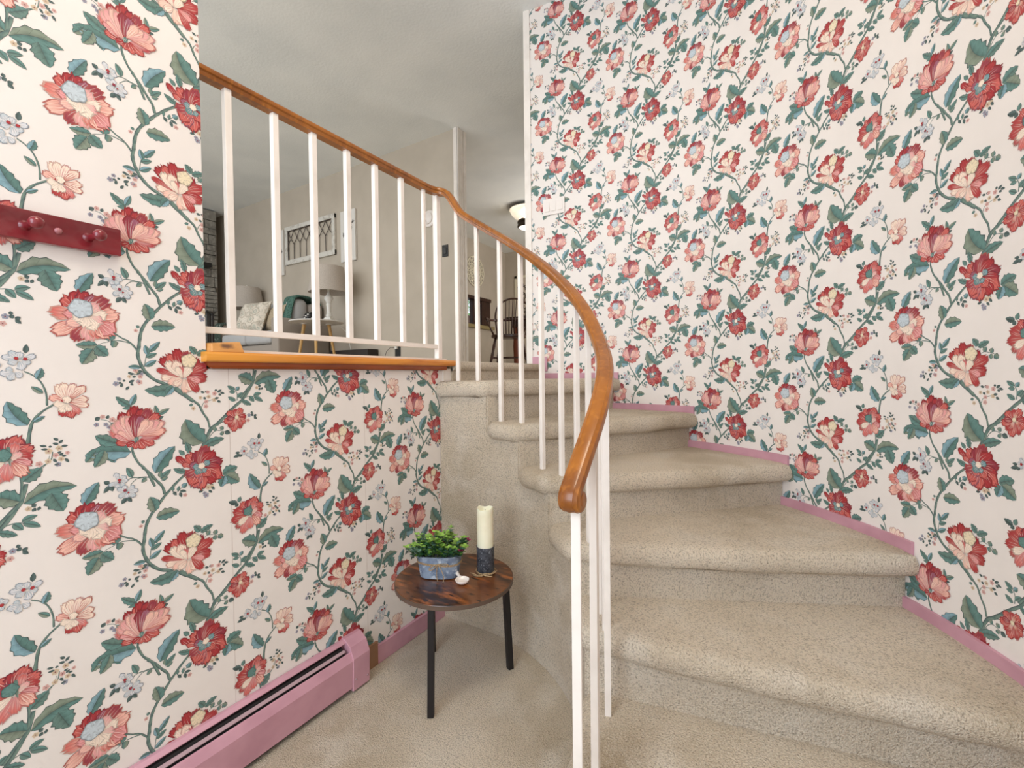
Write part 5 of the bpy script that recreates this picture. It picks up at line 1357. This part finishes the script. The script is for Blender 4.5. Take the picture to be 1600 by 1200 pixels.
# windsor chair
CHW = mat('dark_stained_chair_wood', (74, 40, 26), .35, coat=.3, noise=[(20, (48, 26, 18), .4, .7, 3)])
WX, WY = -3.10, 5.05; WA = R(-62)
ch = thing('windsor_chair', 'dark stained bow back windsor chair with spindles in the dining area', 'chair', (WX, WY, LZ))
TC_ = Matrix.Translation((WX, WY, LZ)) @ Matrix.Rotation(R(200), 4, 'Z')   # local: x width, y towards the front
def W3(x, y, z): return TC_ @ Vector((x, y, z))
V = []; n = 28
for zz, k in ((.415, .93), (.425, 1), (.45, 1), (.455, .96)):
    for i in range(n):
        a = 2 * PI * i / n; c, s = math.cos(a), math.sin(a); V.append(W3(.225 * k * abs(c) ** .7 * (1 if c > 0 else -1) * (1 + .06 * s), .21 * k * abs(s) ** .8 * (1 if s > 0 else -1), zz))
MB().add(V, [(r * n + i, r * n + (i + 1) % n, (r + 1) * n + (i + 1) % n, (r + 1) * n + i) for r in range(3) for i in range(n)] + [tuple(range(n)), tuple(range(3 * n, 4 * n))]).build('seat', CHW, ch, smooth=True, auto=40)
bow = [( -.19, -.16, .45), (-.215, -.19, .60), (-.235, -.23, .75), (-.20, -.265, .89), (-.10, -.285, .965), (0, -.29, .985), (.10, -.285, .965), (.20, -.265, .89), (.235, -.23, .75), (.215, -.19, .60), (.19, -.16, .45)]
def spl(p, n=6):
    p = [Vector(q) for q in p]; o = []
    for i in range(len(p) - 1):
        a = p[max(i - 1, 0)]; b_ = p[i]; c = p[i + 1]; d = p[min(i + 2, len(p) - 1)]
        for k in range(n): t_ = k / n; o.append(.5 * ((2 * b_) + (c - a) * t_ + (2 * a - 5 * b_ + 4 * c - d) * t_ * t_ + (3 * b_ - a - 3 * c + d) * t_ ** 3))
    return o + [p[-1]]
bw = spl(bow); MB().tube([TC_ @ v for v in bw], .013, 10).build('bow', CHW, ch, smooth=True)
for i in range(9):
    x = -.15 + .3 * i / 8; xt = x * 1.35; top = min((v for v in bw if v.z > .7), key=lambda v: abs(v.x - xt))
    MB().tube([W3(x, -.17, .45), W3((x + xt) / 2, -.225, .70), TC_ @ top], [.008, .0075, .0055], 7).build('spindle', CHW, ch, smooth=True)
arm = spl([(-.29, .10, .675), (-.285, -.05, .675), (-.24, -.17, .68), (-.12, -.225, .685), (0, -.235, .687), (.12, -.225, .685), (.24, -.17, .68), (.285, -.05, .675), (.29, .10, .675)])
MB().tube([TC_ @ v for v in arm], .018, 8).build('arm_rail', CHW, ch, smooth=True)
for sx in (-1, 1): MB().tube([W3(sx * .19, .06, .45), W3(sx * .24, .07, .56), W3(sx * .285, .08, .67)], [.014, .011, .012], 8).build('arm_post', CHW, ch, smooth=True)
for sx, sy in ((-1, -1), (1, -1), (-1, 1), (1, 1)):
    p0, p1 = Vector((sx * .15, sy * .13, .425)), Vector((sx * .22, sy * .21, 0)); q = [p0.lerp(p1, t_) for t_ in (0, .15, .3, .45, .55, .65, .8, 1)]
    MB().tube([TC_ @ v for v in q], [.014, .017, .020, .015, .020, .018, .014, .011], 10).build('leg', CHW, ch, smooth=True)
for a, b_ in (((-.19, -.17, .16), (-.19, .17, .16)), ((.19, -.17, .16), (.19, .17, .16)), ((-.19, 0, .16), (.19, 0, .16))): MB().tube([W3(*a), W3(*(Vector(a).lerp(Vector(b_), .5))), W3(*b_)], [.009, .015, .009], 8).build('stretcher', CHW, ch, smooth=True)
# dining table behind it
dt = thing('dining_table', 'dark wood dining table behind the windsor chair', 'table', (-2.75, 6.0, LZ))
DTW = mat('dark_table_wood', (66, 40, 28), .3, coat=.4)
MB().box(-3.45, -2.05, 5.50, 6.5, LZ + .735, LZ + .765).build('tabletop', DTW, dt, bevel=.01); MB().box(-3.38, -2.12, 5.57, 6.43, LZ + .62, LZ + .735).build('apron', CHW, dt)
for x in (-3.33, -2.17):
    for y in (5.62, 6.38): MB().lathe([(.03, LZ), (.035, LZ + .1), (.045, LZ + .35), (.035, LZ + .5), (.045, LZ + .62)], (x, y, 0), 16).build('leg', mat('reddish_leg', (126, 62, 34), .4), dt, smooth=True)
# ceiling light in the dining area
LX, LY = -3.28, 5.90
cl = thing('ceiling_light', 'ceiling light with ribbed glass bowl and dark rim in the dining area', 'ceiling light', (LX, LY, CZ))
GLOW = mat('lit_glass', (255, 250, 240), .3, emit=((255, 244, 226), 5.0)); RIBG = mat('ribbed_clear_glass', (228, 226, 222), .15, trans=.5, emit=((255, 246, 232), .35)); BRZ = mat('dark_bronze', (62, 52, 44), .4, metal=.7)
b = MB(); b.lathe([(.05, CZ - .002), (.06, CZ - .02), (.04, CZ - .03), (.02, CZ - .035), (.02, CZ - .07)], (LX, LY, 0), 28); b.build('canopy', BRZ, cl, smooth=True, auto=40)
b = MB(); n = 96; V = []
for r, z in ((.262, CZ - .05), (.255, CZ - .06), (.225, CZ - .12), (.17, CZ - .17), (.12, CZ - .19)):
    for i in range(n): rr = r + (.004 if i % 2 else -.004); V.append((LX + rr * math.cos(2 * PI * i / n), LY + rr * math.sin(2 * PI * i / n), z))
b.add(V, [(r * n + i, r * n + (i + 1) % n, (r + 1) * n + (i + 1) % n, (r + 1) * n + i) for r in range(4) for i in range(n)]); b.build('glass_bowl', RIBG, cl, smooth=True)
MB().lathe([(.263, CZ - .05), (.268, CZ - .046), (.263, CZ - .042), (.258, CZ - .046)], (LX, LY, 0), 60).build('bowl_rim', mat('brushed_metal', (160, 156, 150), .3, metal=.9), cl, smooth=True)
MB().lathe([(.10, CZ - .18), (.145, CZ - .215), (.150, CZ - .24), (.138, CZ - .25), (.146, CZ - .275), (.150, CZ - .30), (.128, CZ - .315), (.125, CZ - .30), (.09, CZ - .19)], (LX, LY, 0), 40).build('band', BRZ, cl, smooth=True, auto=40)
MB().lathe([(.001, CZ - .345), (.06, CZ - .338), (.105, CZ - .322), (.127, CZ - .30), (.001, CZ - .298)], (LX, LY, 0), 36).build('diffuser', GLOW, cl, smooth=True)
MB().ball((LX, LY, CZ - .12), .055, 12).build('bulb', mat('glowing_bulb', (255, 246, 230), .3, emit=((255, 240, 214), 150.0)), cl, smooth=True)
# greenery and furniture seen through the interior window
b = MB(); rnd = random.Random(8)
for k in range(900):
    p = Vector((-6.35 + rnd.gauss(0, .15), 7.95 + rnd.gauss(0, .26), 2.78 + rnd.gauss(0, .15))); d = Vector((rnd.uniform(-1, 1), rnd.uniform(-1, 1), rnd.uniform(-.5, .5))).normalized(); s_ = d.cross(Vector((0, 0, 1))).normalized() * .03
    b.add([p, p + d * .04 + s_, p + d * .09, p + d * .04 - s_], [(0, 1, 2, 3)])
t = thing('leafy_shrub', 'bright green shrub seen through the dark interior window', 'shrub', (-6.35, 7.95, LZ)); b.build('foliage', mat('sunlit_leaves', (120, 190, 84), .6), t); MB().tube([(-6.35, 7.95, LZ), (-6.35, 7.96, 2.7)], .02, 8).build('stem', CHW, t)
MB2 = MB(); MB2.box(-5.7, -5.5, 7.2, 8.3, LZ, 2.44)
tag(MB2.build('brown_cabinet', mat('reddish_cabinet', (120, 70, 46), .5), None, bevel=.01), 'reddish brown cabinet below the shrub beyond the interior window', 'cabinet')
